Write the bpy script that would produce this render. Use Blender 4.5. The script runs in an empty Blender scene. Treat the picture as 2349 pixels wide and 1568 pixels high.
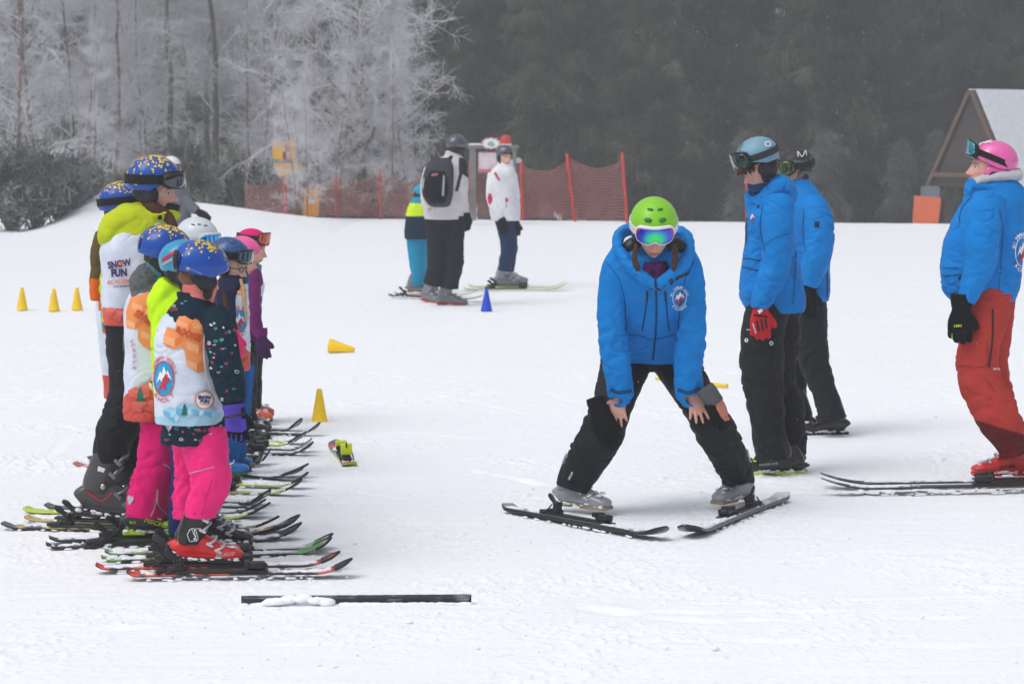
import bpy, bmesh, math, random
import numpy as np
from mathutils import Vector, Matrix, noise
from mathutils.bvhtree import BVHTree
from mathutils.geometry import delaunay_2d_cdt
S = bpy.context.scene
C = S.collection
PI = math.pi
# ------------------------------------------------------------------ camera, sky, sun, exposure
CAMH = 2.015; F = 5546.0; CX, CY = 1174.5, 784.0; PITCH = math.atan(508 / F)
cd = bpy.data.cameras.new('camera'); cam = bpy.data.objects.new('camera', cd); C.objects.link(cam)
cd.sensor_width = 36; cd.lens = 36 * F / 2349; cd.clip_start = .5; cd.clip_end = 600
cam.location = (0, 0, CAMH); cam.rotation_euler = (PI / 2 - PITCH, 0, 0)
cd.dof.use_dof = True; cd.dof.focus_distance = 12.2; cd.dof.aperture_fstop = 6.0
S.camera = cam
w = bpy.data.worlds.new("World"); S.world = w; w.use_nodes = True
nt = w.node_tree; bg = nt.nodes['Background']
sky = nt.nodes.new('ShaderNodeTexSky'); sky.sky_type = 'NISHITA'; sky.sun_disc = False
sky.sun_elevation = math.radians(68); sky.sun_rotation = math.radians(236); sky.dust_density = 4; sky.air_density = 1
hs = nt.nodes.new('ShaderNodeHueSaturation'); hs.inputs['Saturation'].default_value = .30
nt.links.new(sky.outputs[0], hs.inputs['Color']); nt.links.new(hs.outputs[0], bg.inputs[0]); bg.inputs[1].default_value = .13
sd = bpy.data.lights.new('sun', 'SUN'); sun = bpy.data.objects.new('sun', sd); C.objects.link(sun)
sd.energy = .95; sd.angle = math.radians(30); sd.color = (1, .985, .96)
sun.rotation_euler = Vector((-.62, -.42, .85)).to_track_quat('Z', 'Y').to_euler(); sun.location = (0, -5, 30)
S.view_settings.view_transform = 'Standard'; S.view_settings.look = 'None'; S.view_settings.gamma = 1
S.view_settings.exposure = .27
S.cycles.volume_bounces = 0; S.cycles.max_bounces = 6; S.cycles.transparent_max_bounces = 6

_f = Vector((0, math.cos(PITCH), -math.sin(PITCH))); _u = Vector((0, math.sin(PITCH), math.cos(PITCH))); CAM = Vector((0, 0, CAMH))
def ray(u, v):
    return _f + Vector(((u - CX) / F, 0, 0)) - _u * ((v - CY) / F)
def W(u, v, Y):
    d = ray(u, v); return CAM + d * (Y / d.y)
def G(u, v, z=0):
    d = ray(u, v); return CAM + d * ((z - CAMH) / d.z)
def MP(Y): return Y / F / math.cos(PITCH)          # metres per photo pixel at depth Y
rnd = random.Random(7)
def lin(c):
    return tuple((x / 255 / 12.92 if x / 255 <= .04045 else ((x / 255 + .055) / 1.055) ** 2.4) for x in c) + (1,)
# ------------------------------------------------------------------ materials
_m = {}
def M(name, col=(128, 128, 128), rough=.65, metal=0, bump=0, bscale=60, var=.06, vscale=9, spec=.35, coat=0, attr=False, sheen=0, sss=0, trans=0, stretch=None):
    if name in _m: return _m[name]
    m = bpy.data.materials.new(name); m.use_nodes = True; nt = m.node_tree; p = nt.nodes['Principled BSDF']; L = nt.links
    p.inputs['Roughness'].default_value = rough; p.inputs['Metallic'].default_value = metal
    p.inputs['Specular IOR Level'].default_value = spec; p.inputs['Coat Weight'].default_value = coat
    p.inputs['Sheen Weight'].default_value = sheen
    if sss:
        p.inputs['Subsurface Weight'].default_value = sss; p.inputs['Subsurface Radius'].default_value = (1, .4, .25); p.inputs['Subsurface Scale'].default_value = .01
    tc = nt.nodes.new('ShaderNodeTexCoord'); src = tc.outputs['Object']
    if stretch:
        mp = nt.nodes.new('ShaderNodeMapping'); mp.inputs['Scale'].default_value = stretch; L.new(src, mp.inputs[0]); src = mp.outputs[0]
    mix = nt.nodes.new('ShaderNodeMix'); mix.data_type = 'RGBA'; mix.blend_type = 'MULTIPLY'; mix.inputs[0].default_value = 1
    if attr:
        a = nt.nodes.new('ShaderNodeAttribute'); a.attribute_name = 'col'; L.new(a.outputs['Color'], mix.inputs[6])
    else: mix.inputs[6].default_value = lin(col)
    nz = nt.nodes.new('ShaderNodeTexNoise'); nz.inputs['Scale'].default_value = vscale; nz.inputs['Detail'].default_value = 5; L.new(src, nz.inputs['Vector'])
    mr = nt.nodes.new('ShaderNodeMapRange'); mr.inputs[1].default_value = .25; mr.inputs[2].default_value = .75; mr.inputs[3].default_value = 1 - var * 2; mr.inputs[4].default_value = 1 + var
    L.new(nz.outputs[0], mr.inputs[0]); L.new(mr.outputs[0], mix.inputs[7]); L.new(mix.outputs[2], p.inputs['Base Color'])
    if bump:
        n2 = nt.nodes.new('ShaderNodeTexNoise'); n2.inputs['Scale'].default_value = bscale; n2.inputs['Detail'].default_value = 6; L.new(src, n2.inputs['Vector'])
        b = nt.nodes.new('ShaderNodeBump'); b.inputs['Strength'].default_value = bump; b.inputs['Distance'].default_value = .01
        L.new(n2.outputs[0], b.inputs['Height']); L.new(b.outputs[0], p.inputs['Normal'])
    _m[name] = m; return m
# ------------------------------------------------------------------ objects
def tag(o, label=None, cat=None, group=None, kind=None):
    if label: o['label'] = label
    if cat: o['category'] = cat
    if group: o['group'] = group
    if kind: o['kind'] = kind
    return o
def empty(name, loc=(0, 0, 0), rz=0):
    o = bpy.data.objects.new(name, None); C.objects.link(o); o.location = loc; o.rotation_euler = (0, 0, rz); o.empty_display_size = .1; return o
def mesh(name, V, Fc, mat, parent=None, smooth=True, org=None, mi=None, col=None):
    """V: points in world space; the object's own origin is org (children share their root's frame)."""
    me = bpy.data.meshes.new(name)
    V = np.asarray(V, float).reshape(-1, 3)
    if parent is not None:
        o3 = getattr(parent, 'matrix_basis', None)
        p = parent; mw = parent.matrix_basis.copy()
        while p.parent: p = p.parent; mw = p.matrix_basis @ mw
        inv = np.array(mw.inverted()); V = V @ inv[:3, :3].T + inv[:3, 3]
    elif org is not None: V = V - np.array(org)
    if isinstance(Fc, np.ndarray):
        n, k = Fc.shape
        me.vertices.add(len(V)); me.vertices.foreach_set('co', V.ravel().astype(np.float32))
        me.loops.add(n * k); me.loops.foreach_set('vertex_index', Fc.ravel().astype(np.int32))
        me.polygons.add(n); me.polygons.foreach_set('loop_start', np.arange(0, n * k, k, dtype=np.int32))
        me.update(calc_edges=True)
    else: me.from_pydata([tuple(v) for v in V], [], Fc); me.update()
    if smooth: me.polygons.foreach_set('use_smooth', [True] * len(me.polygons))
    for m_ in (mat if isinstance(mat, (list, tuple)) else [mat]): me.materials.append(m_)
    if mi is not None: me.polygons.foreach_set('material_index', mi)
    if col is not None:
        a = me.color_attributes.new('col', 'FLOAT_COLOR', 'POINT'); a.data.foreach_set('color', np.asarray(col, np.float32).ravel())
    o = bpy.data.objects.new(name, me); C.objects.link(o)
    if parent is not None: o.parent = parent
    elif org is not None: o.location = org
    return o
def copy_tree(o, parent=None):
    c = o.copy(); C.objects.link(c); c.parent = parent
    for ch in list(o.children): copy_tree(ch, c)
    return c
class Geo:
    def __init__(s): s.V = []; s.F = []; s.n = 0
    def add(s, V, Fc):
        V = [tuple(v) for v in V]; s.V += V; s.F += [tuple(i + s.n for i in f) for f in Fc]; s.n += len(V); return s
    def xf(s, mtx):
        s.V = [tuple(mtx @ Vector(v)) for v in s.V]; return s
    def mesh(s, name, mat, parent=None, **k): return mesh(name, s.V, s.F, mat, parent, **k)
def box(c, h, bev=0, R=None):
    bm = bmesh.new(); bmesh.ops.create_cube(bm, size=2)
    for v in bm.verts: v.co = Vector((v.co.x * h[0], v.co.y * h[1], v.co.z * h[2]))
    if bev: bmesh.ops.bevel(bm, geom=bm.edges[:], offset=bev, segments=2, affect='EDGES', profile=.6)
    V = [(R @ v.co if R else v.co) + Vector(c) for v in bm.verts]; Fc = [tuple(v.index for v in f.verts) for f in bm.faces]; bm.free(); return V, Fc
def ell(c, r, R=None, n=20, m=14):
    V = []; Fc = []
    V.append((0, 0, 1))
    for i in range(1, m):
        a = PI * i / m
        for j in range(n):
            b = 2 * PI * j / n; V.append((math.sin(a) * math.cos(b), math.sin(a) * math.sin(b), math.cos(a)))
    V.append((0, 0, -1))
    for j in range(n):
        k = (j + 1) % n; Fc.append((0, 1 + j, 1 + k)); Fc.append((len(V) - 1, 1 + (m - 2) * n + k, 1 + (m - 2) * n + j))
        for i in range(m - 2): Fc.append((1 + i * n + j, 1 + (i + 1) * n + j, 1 + (i + 1) * n + k, 1 + i * n + k))
    out = []
    for v in V:
        p = Vector((v[0] * r[0], v[1] * r[1], v[2] * r[2]))
        out.append((R @ p if R else p) + Vector(c))
    return out, Fc
def cat(P, k, n):
    """Catmull-Rom resample rows of P (any width) to n points"""
    P = np.asarray(P, float); m = len(P)
    if m == 2: 
        t = np.linspace(0, 1, n)[:, None]; return P[0] * (1 - t) + P[1] * t
    Q = np.vstack([2 * P[0] - P[1], P, 2 * P[-1] - P[-2]]); out = []
    for t in np.linspace(0, m - 1, n):
        i = min(int(t), m - 2); f = t - i; a, b, c, d = Q[i:i + 4]
        out.append(.5 * ((2 * b) + (c - a) * f + (2 * a - 5 * b + 4 * c - d) * f * f + (3 * b - a - 3 * c + d) * f ** 3))
    return np.array(out)
def loft(pts, ra, rb, n=None, seg=28, fold=0, fs=30, horiz=False, side=None, sq=2.0, seed=0, skew=1.5, fmask=None, cap=True):
    """tube through pts; ra = half width across the view, rb = half depth. Closed. fold = crease depth."""
    k = len(pts); D = np.column_stack([np.array([tuple(p) for p in pts]), np.asarray(ra, float), np.asarray(rb, float)])
    if n is None:
        Ltot = sum((Vector(pts[i + 1]) - Vector(pts[i])).length for i in range(k - 1)); n = max(6, int(Ltot / (.014 if fold else .035)))
    R = cat(D, 3, n); V = []; Fc = []; s = 0; P = R[:, :3]
    for i in range(n):
        t = Vector(P[min(i + 1, n - 1)] - P[max(i - 1, 0)]).normalized()
        if i: s += float(np.linalg.norm(P[i] - P[i - 1]))
        if horiz: sd_ = Vector(side) if side else Vector((1, 0, 0)); dp = Vector((0, 0, 1)).cross(sd_) if t.z > 0 else sd_.cross(Vector((0, 0, 1))); sd_.normalize(); dp.normalize()
        else:
            vd = Vector(side) if side else Vector((0, 1, 0))
            sd_ = t.cross(vd)
            if sd_.length < .05: sd_ = t.cross(Vector((0, 0, 1)))
            sd_.normalize(); dp = t.cross(sd_).normalized()
        fm = fmask(i / (n - 1)) if fmask else 1
        for j in range(seg):
            a = 2 * PI * j / seg; ca, sa = math.cos(a), math.sin(a)
            if sq != 2: ca = math.copysign(abs(ca) ** (2 / sq), ca); sa = math.copysign(abs(sa) ** (2 / sq), sa)
            d = 0
            if fold:
                w1 = noise.noise(Vector((math.cos(a) * 1.1, math.sin(a) * 1.1, s * 6 + seed * 7.3)))
                ph = s * fs + skew * math.sin(a + seed) + w1 * 2.6
                r1 = 1 - abs(math.sin(ph)) ** .7 * 2
                w2 = .5 + .5 * noise.noise(Vector((math.cos(a) * 1.6 + seed, math.sin(a) * 1.6, s * 9)))
                w3 = noise.noise(Vector((math.cos(a) * 2.2, math.sin(a) * 2.2 + seed * 3, s * 14)))
                d = -fold * fm * (r1 * w2 * 1.1 + w3 * .9)
            V.append(Vector(P[i]) + sd_ * (ca * max(.001, R[i, 3] + d)) + dp * (sa * max(.001, R[i, 4] + d)))
    for i in range(n - 1):
        for j in range(seg):
            q = (j + 1) % seg; Fc.append((i * seg + j, i * seg + q, (i + 1) * seg + q, (i + 1) * seg + j))
    if cap:
        Fc.append(tuple(range(seg - 1, -1, -1))); Fc.append(tuple((n - 1) * seg + j for j in range(seg)))
    return V, Fc
def fuse(parts, vox=.009, smooth=2, post=None):
    """voxel-union of closed shapes -> one continuous surface (numpy verts, faces)"""
    g = Geo()
    for p in parts: g.add(*p)
    me = bpy.data.meshes.new('t'); me.from_pydata(g.V, [], g.F); o = bpy.data.objects.new('t', me); C.objects.link(o)
    bm = bmesh.new(); bm.from_mesh(me); bmesh.ops.recalc_face_normals(bm, faces=bm.faces[:]); bm.to_mesh(me); bm.free()
    r = o.modifiers.new('r', 'REMESH'); r.mode = 'VOXEL'; r.voxel_size = vox
    if smooth: q = o.modifiers.new('s', 'SMOOTH'); q.iterations = smooth; q.factor = .5
    dg = bpy.context.evaluated_depsgraph_get(); ev = o.evaluated_get(dg); m2 = ev.to_mesh()
    V = np.empty(len(m2.vertices) * 3); m2.vertices.foreach_get('co', V); V = V.reshape(-1, 3)
    N = np.empty(len(m2.vertices) * 3); m2.vertices.foreach_get('normal', N); N = N.reshape(-1, 3)
    Fc = [tuple(p.vertices) for p in m2.polygons]
    ev.to_mesh_clear(); bpy.data.objects.remove(o); bpy.data.meshes.remove(me)
    if all(len(f) == 4 for f in Fc): Fc = np.array(Fc)
    return V, Fc, N
class Lines:
    """many thin prisms, vectorised"""
    def __init__(s): s.A = []; s.B = []; s.ra = []; s.rb = []
    def seg(s, A, B, ra, rb):
        A = np.atleast_2d(A); B = np.atleast_2d(B); s.A.append(A); s.B.append(B)
        s.ra.append(np.broadcast_to(ra, len(A)).astype(float)); s.rb.append(np.broadcast_to(rb, len(A)).astype(float))
    def poly(s, P, r0, r1):
        P = np.asarray(P); n = len(P); r = np.linspace(r0, r1, n); s.seg(P[:-1], P[1:], r[:-1], r[1:])
    def out(s, k=3):
        A = np.vstack(s.A); B = np.vstack(s.B); ra = np.concatenate(s.ra)[:, None]; rb = np.concatenate(s.rb)[:, None]
        t = B - A; t /= np.linalg.norm(t, axis=1)[:, None] + 1e-9
        h = np.where(np.abs(t[:, 2:3]) > .9, [[1., 0, 0]], [[0, 0, 1.]]); x = np.cross(t, h); x /= np.linalg.norm(x, axis=1)[:, None] + 1e-9; y = np.cross(t, x)
        n = len(A); V = np.empty((n, 2 * k, 3))
        for j in range(k):
            a = 2 * PI * j / k; d = x * math.cos(a) + y * math.sin(a); V[:, j] = A + d * ra; V[:, k + j] = B + d * rb
        base = (np.arange(n) * 2 * k)[:, None, None]
        f = np.array([[j, (j + 1) % k, k + (j + 1) % k, k + j] for j in range(k)])[None]
        return V.reshape(-1, 3), (base + f).reshape(-1, 4)
# ------------------------------------------------------------------ terrain
def crest(x): return 48.3 - x * .22
def gz(x, y):
    yc = crest(np.clip(x, -11, 11)); d = np.clip(y - yc, 0, 30)
    z = -np.clip(d * d * .012, 0, None); z = np.maximum(z, -2.4)
    z = np.where(x < -3, z * np.clip(1 + (x + 3) * .12, .25, 1), z)
    mx = np.clip((x + 8.9) / 1.0, 0, 1) * np.clip((-3.2 - x) / 4.6, 0, 1) ** .75
    mx = mx * mx * (3 - 2 * mx) * .3 + mx * .7
    z = z + .6 * mx * np.exp(-((y - 46.5) / 2.6) ** 2)
    z = z + np.clip((y - 105) * .5, 0, 45)
    return z
def gz1(x, y): return float(gz(np.array([x], float), np.array([y], float))[0])
def build_ground():
    ys = [7.0]
    while ys[-1] < 8.3: ys.append(ys[-1] * 1.01)
    while ys[-1] < 58: ys.append(ys[-1] * (1.0014 if ys[-1] < 18 else 1.003) + .001)
    ys = [-4, 0, 3, 5.5, 6.5] + ys + [60, 64, 70, 78, 90, 105, 120, 150, 190]
    nx = 560; V = []; t = np.linspace(-1, 1, nx)
    Y = np.array(ys)[:, None] * np.ones(nx); half = np.maximum(np.array(ys) * .228 + .5, 3)[:, None]
    edge = np.abs(t) > .985
    X = t[None, :] * half; X = np.where(edge[None, :], np.sign(t)[None] * (half + (np.abs(t)[None] - .985) / .015 * 90), X)
    Z = gz(X, Y); sh = Z.shape; Z = Z.ravel(); xs = X.ravel(); yy = Y.ravel()
    near = (yy > 6.5) & (yy < 59) & (np.abs(xs) < yy * .23 + .6)
    N = noise.noise; D = np.zeros(len(Z))
    for i in np.nonzero(near)[0]:
        x, y = xs[i], yy[i]
        a = N(Vector((x * .55, y * 1.1, 1)))
        b = N(Vector((x * 1.6, y * 9, 5)))            # grooves running across the slope
        c = N(Vector((x * 9, y * 9, 9)))
        k = N(Vector((x * 1.3, y * 1.3, 22)))
        d = N(Vector((x * 30, y * 34, 3)))
        near_ = 1 / (1 + math.exp((y - 20) * .4)); D[i] = a * .016 + b * .005 + c * .007 * (max(0, k + .15) * 2) + max(0, d - .1) * .013 * max(0, k + .35) * 2.4 * near_ - max(0, b - .25) * .010
    # ski tracks, gouges and scuffs (ends given where they show in the photo)
    TR = [((1090, 1078), (1270, 1116), .03, .018), ((1040, 1068), (1100, 1080), .02, .01), ((2000, 1128), (1660, 1130), .015, .01), ((1200, 1560), (1540, 1520), .03, .012), ((1500, 1396), (1900, 1398), .022, .014), ((1530, 1416), (1690, 1422), .03, .016), ((1700, 1418), (2300, 1416), .022, .012), ((1640, 1378), (2200, 1366), .02, .010), ((1350, 1392), (1440, 1400), .05, .026), ((1700, 1467), (1930, 1467), .025, .016), ((900, 990), (1100, 1004), .03, .008), ((1000, 905), (1210, 950), .03, .008), ((700, 980), (1130, 1010), .02, .006), ((150, 1000), (60, 1090), .04, .006), ((0, 870), (160, 830), .04, .008), ((1150, 1350), (1320, 1330), .03, .008), ((200, 1440), (520, 1425), .03, .012), ((620, 1480), (980, 1470), .025, .010), ((20, 1370), (240, 1360), .03, .010), ((1750, 1290), (2040, 1262), .03, .008), ((1420, 960), (1250, 900), .05, .008), ((1900, 900), (2160, 870), .04, .010), ((860, 700), (640, 740), .05, .01), ((1200, 690), (1420, 700), .05, .012), ((820, 850), (1060, 880), .035, .008), ((2100, 1480), (2340, 1478), .03, .012), ((700, 1110), (980, 1150), .02, .006)]
    for (p0, p1, wd, dp) in TR:
        a = G(*p0); b = G(*p1); ax, ay = a.x, a.y; dx, dy = b.x - ax, b.y - ay; L = math.hypot(dx, dy)
        s_ = ((xs - ax) * dx + (yy - ay) * dy) / L; q = ((xs - ax) * -dy + (yy - ay) * dx) / L; k = (s_ > -.2) & (s_ < L + .2) & (np.abs(q) < wd * 5)
        for i in np.nonzero(k)[0]:
            qq = q[i] + .02 * N(Vector((s_[i] * 3, ax, 0))); e = min(1, max(0, min(s_[i] + .1, L + .1 - s_[i]) / .15)); m_ = .55 + .9 * N(Vector((s_[i] * 5, ay, 7)))
            D[i] += dp * e * max(0, m_) * (-math.exp(-(qq / wd) ** 2) + .38 * math.exp(-((qq - wd * 1.7) / (wd * .7)) ** 2) * (1 + .8 * N(Vector((xs[i] * 30, yy[i] * 30, 4)))))
    Z = Z + D - .004; rows = len(ys)
    idx = (np.arange(rows - 1)[:, None] * nx + np.arange(nx - 1)[None]).ravel()
    Fc = np.stack([idx, idx + 1, idx + nx + 1, idx + nx], 1)
    m = bpy.data.materials.new('snow'); m.use_nodes = True; nt = m.node_tree; p = nt.nodes['Principled BSDF']; L = nt.links
    p.inputs['Roughness'].default_value = .75; p.inputs['Specular IOR Level'].default_value = .25
    tc = nt.nodes.new('ShaderNodeTexCoord')
    def nz(sc, st, det=6):
        mp = nt.nodes.new('ShaderNodeMapping'); mp.inputs['Scale'].default_value = st; L.new(tc.outputs['Object'], mp.inputs[0])
        n = nt.nodes.new('ShaderNodeTexNoise'); n.inputs['Scale'].default_value = sc; n.inputs['Detail'].default_value = det; n.inputs['Roughness'].default_value = .62; L.new(mp.outputs[0], n.inputs['Vector']); return n.outputs[0]
    n1 = nz(3, (1, 2.5, 1)); n2 = nz(28, (1, 1.6, 1)); n3 = nz(5, (.35, 6, 1), 4); n4 = nz(90, (1, 1, 1), 3)
    r = nt.nodes.new('ShaderNodeMix'); r.data_type = 'RGBA'; r.inputs[6].default_value = (.86, .895, .945, 1); r.inputs[7].default_value = (.93, .945, .97, 1); L.new(n1, r.inputs[0])
    # sparse dark specks (bits of bark and grit)
    vo = nt.nodes.new('ShaderNodeTexVoronoi'); vo.inputs['Scale'].default_value = 3.2; L.new(tc.outputs['Object'], vo.inputs['Vector'])
    cr = nt.nodes.new('ShaderNodeMapRange'); cr.inputs[1].default_value = .012; cr.inputs[2].default_value = .02; cr.inputs[3].default_value = .75; cr.inputs[4].default_value = 0; L.new(vo.outputs['Distance'], cr.inputs[0])
    sp = nt.nodes.new('ShaderNodeMix'); sp.data_type = 'RGBA'; L.new(cr.outputs[0], sp.inputs[0]); L.new(r.outputs[2], sp.inputs[6]); sp.inputs[7].default_value = (.16, .12, .09, 1)
    L.new(sp.outputs[2], p.inputs['Base Color'])
    prev = None
    for src, st, di in ((n3, .22, .02), (n2, .6, .012), (n4, .35, .004)):
        b = nt.nodes.new('ShaderNodeBump'); b.inputs['Strength'].default_value = st; b.inputs['Distance'].default_value = di; L.new(src, b.inputs['Height'])
        if prev: L.new(prev.outputs[0], b.inputs['Normal'])
        prev = b
    L.new(prev.outputs[0], p.inputs['Normal']); _m['snow'] = m
    o = mesh('ground', np.stack([X.ravel(), Y.ravel(), Z], 1), Fc, m); tag(o, kind='structure'); return o
ground = build_ground()
# ------------------------------------------------------------------ trees
frost = M('frosted_twig', (222, 222, 226), .8, var=.12, vscale=1.5)
frost2 = M('frosted_twig_grey', (200, 200, 203), .8, var=.12, vscale=1.5)
barkM = M('bark_brown', (112, 98, 88), .9, bump=.6, bscale=8, var=.25, vscale=2)
barkR = M('bark_reddish', (140, 112, 100), .9, bump=.6, bscale=8, var=.2, vscale=2)
barkG = M('bark_grey', (96, 94, 88), .9, bump=.6, bscale=8, var=.25, vscale=2)
def bare_tree(seed, h=10, r=.1, lean=.6, spread=2.4, nb=46, dens=1., low=.12, droop=.3, stems=1):
    """frosted broadleaf tree: trunk lines + crown lines; returns two Lines"""
    R = np.random.default_rng(seed); T = Lines(); K = Lines()
    for st in range(stems):
        a0 = R.uniform(0, 6.28); lx = lean * math.cos(a0) * (1 + .6 * (stems > 1)); ly = lean * math.sin(a0)
        n = 22; t = np.linspace(0, 1, n); wob = np.cumsum(R.normal(0, .035, (n, 2)), 0)
        tr = np.stack([lx * t ** 1.2 + wob[:, 0] * h / 10, ly * t + wob[:, 1] * h / 10, t * h - .3], 1)
        rr = r * (1 - t * .93) * (1 if stems == 1 else .7); T.seg(tr[:-1], tr[1:], rr[:-1], rr[1:])
        for b in range(nb // stems):
            f = low + (1 - low) * R.uniform(0, 1) ** .95; p0 = np.array([np.interp(f, t, tr[:, i]) for i in range(3)])
            az = R.uniform(0, 6.28); L = spread * (1.12 - f) ** .75 * R.uniform(.55, 1.15) * (.55 + .45 * min(1, f / .25)); up = R.uniform(.35, 1.0)
            d = np.array([math.cos(az), math.sin(az), up]); d /= np.linalg.norm(d)
            m = 9; P = [p0]; dd = d.copy()
            for q in range(m):
                dd = dd + R.normal(0, .13, 3) + np.array([0, 0, -.05 * droop * q / 3]); dd /= np.linalg.norm(dd); P.append(P[-1] + dd * L / m)
            P = np.array(P); r0 = max(.010, r * .34 * (1 - f) + .012)
            (T if f < .3 and r > .1 else K).poly(P[:5], r0 * .8, r0 * .5); K.poly(P[4:], r0 * .5, .004)
            for q in range(int(13 * dens)):
                g = R.uniform(.12, 1); p1 = np.array([np.interp(g * m, np.arange(m + 1), P[:, i]) for i in range(3)])
                d1 = dd * .6 + R.normal(0, .6, 3) + [0, 0, .1]; d1 /= np.linalg.norm(d1); L1 = L * R.uniform(.2, .42) * (1.15 - g * .5)
                Q = [p1]
                for e in range(4):
                    d1 = d1 + R.normal(0, .16, 3) + [0, 0, -.07 * droop]; d1 /= np.linalg.norm(d1); Q.append(Q[-1] + d1 * L1 / 4)
                Q = np.array(Q); K.poly(Q, .0070, .0038)
                nn = int(9 * dens); e = R.uniform(.1, 1, nn) * 4; base = np.stack([np.interp(e, np.arange(5), Q[:, i]) for i in range(3)], 1)
                d2 = d1[None] * .7 + R.normal(0, .55, (nn, 3)) + [0, 0, -.1 * droop]; d2 /= np.linalg.norm(d2, axis=1)[:, None]
                L2 = R.uniform(.14, .42, nn)[:, None]; mid = base + d2 * L2 * .5; end = mid + (d2 + R.normal(0, .3, (nn, 3)) + [0, 0, -.25 * droop]) * L2 * .5
                K.seg(base, mid, .0045, .0036); K.seg(mid, end, .0036, .0026)
                d3 = d2 + R.normal(0, .6, (nn, 3)); K.seg(mid, mid + d3 * L2 * .4, .0034, .0024)
    return T, K
def tree_obj(name, T, K, mt, mk, label, catg, group, crown='crown'):
    root = empty(name); tag(root, label, catg, group)
    V, Fc = T.out(6); mesh('trunk', V, Fc, mt, root)
    V, Fc = K.out(3); mesh(crown, V, Fc, mk, root, smooth=False); return root
GB = 'frost covered bare trees at the edge of the slope'
big = tree_obj('birch_tree', *bare_tree(8, 9.2, .13, .4, 3.0, 105, 1.05, .15, .45), M('bark_mossy', (122, 116, 98), .9, bump=.6, bscale=8, var=.2, vscale=2), frost, 'large wide-crowned frosted birch standing alone nearest the dark forest, left of the backpack skier', 'tree', GB)
vA = tree_obj('birch_tree', *bare_tree(11, 10.5, .055, .8, 2.1, 46, .85, .1, .3), barkR, frost, 'slender frosted birch with a reddish trunk', 'tree', GB)
vB = tree_obj('birch_tree', *bare_tree(12, 9.5, .055, 1.2, 2.3, 44, .85, .08, .4, 2), barkM, frost, 'twin-stemmed frosted birch', 'tree', GB)
vC = tree_obj('birch_tree', *bare_tree(13, 11, .085, .4, 2.0, 44, .8, .2, .2), barkG, frost2, 'frosted tree with a dark grey trunk', 'tree', GB)
def put(o, u, Y, s=1, rz=0, label=None, dz=0):
    x = (u - CX) / F * Y / math.cos(PITCH) * math.cos(PITCH); o.location = (x, Y, gz1(x, Y) - .05 + dz); o.scale = (s, s, s); o.rotation_euler = (0, 0, rz)
    if label: o['label'] = label
    return o
put(big, 828, 52, 1, 1.0)
spots = [  # variant, u, depth, scale, rot, label
 (0, 48, 52, 1.0, .3, 'leftmost slender frosted birch with a thin reddish trunk at the photo edge'),
 (0, 102, 53, 1.05, 2.2, 'slender red-barked frosted birch, second from the left edge'),
 (1, 190, 54, 1.0, 1.0, 'twin-stemmed frosted birch behind the dark evergreen bushes'),
 (0, 262, 55, .95, 4.0, 'leaning red-stemmed frosted birch above the teenager in the lime hood'),
 (2, 400, 57, 1.0, 0.5, 'tall grey-trunked frosted tree above the skier with the white helmet'),
 (1, 345, 60, 1.0, 3.0, 'twin-stemmed frosted birch set back behind the lime-hooded teenager'),
 (2, 505, 54, 1.0, 2.0, 'grey-trunked frosted tree between the white-helmeted skier and the yellow signs'),
 (2, 470, 58, .95, 5.0, 'frosted tree just left of the grey trunk near the yellow signs'),
 (1, 585, 62, 1.0, 4.4, 'frosted tree set far back, left of the yellow signs'),
 (0, 745, 54, .62, 1.4, 'small thin-trunked frosted tree just left of the large birch'),
 (1, 640, 64, 1.1, 2.9, 'frosted tree far behind the yellow signs'),
 (1, 20, 58, 1.1, 5.2, 'frosted tree set back at the left edge of the photo'),
 (2, 140, 62, 1.1, 3.7, 'frosted tree set back between the two reddish birches'),
 (1, 240, 64, 1.15, .2, 'frosted tree farthest back above the bushes'),
 (2, 440, 66, 1.1, 1.2, 'frosted tree farthest back above the white-helmeted skier'),
 (0, -190, 54, 1.0, 4.0, 'frosted birch out of view beyond the left edge'), (2, -300, 56, 1.0, 1.0, 'grey frosted tree out of view beyond the left edge'), (1, -420, 55, 1.0, 3.0, 'twin-stemmed frosted birch out of view beyond the left edge'),
 (1, -60, 54, 1.0, 2.0, 'frosted birch cut off by the left edge of the photo'),
 (1, 950, 58, .7, 1.5, 'low frosted tree behind the backpack skier'),
 (0, 905, 60, .7, 3.5, 'low frosted tree right behind the large birch'),
]
VV = [vA, vB, vC]; used = [0, 0, 0]
for k, u, Y, s, rz, lab in spots:
    o = VV[k] if not used[k] else copy_tree(VV[k]); used[k] = 1; put(o, u, Y, s, rz, lab)
# thin bare saplings among them
for i, (u, Y, s, lab) in enumerate([(213, 48.5, .38, 'thin bare sapling on the snow left of the dark-sleeved child'), (688, 48.9, .34, 'thin bare sapling in front of the yellow signs'), (706, 48.4, .3, 'thin bare sapling in front of the orange pad'), (770, 51, .4, 'thin bare sapling left of the big birch trunk'), (905, 51, .42, 'leaning bare sapling right of the big birch trunk')]):
    o = copy_tree(VV[i % 2]); o.name = 'sapling'; put(o, u, Y, s, i * 1.7, lab); o['group'] = 'thin bare saplings by the slope edge'
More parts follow.
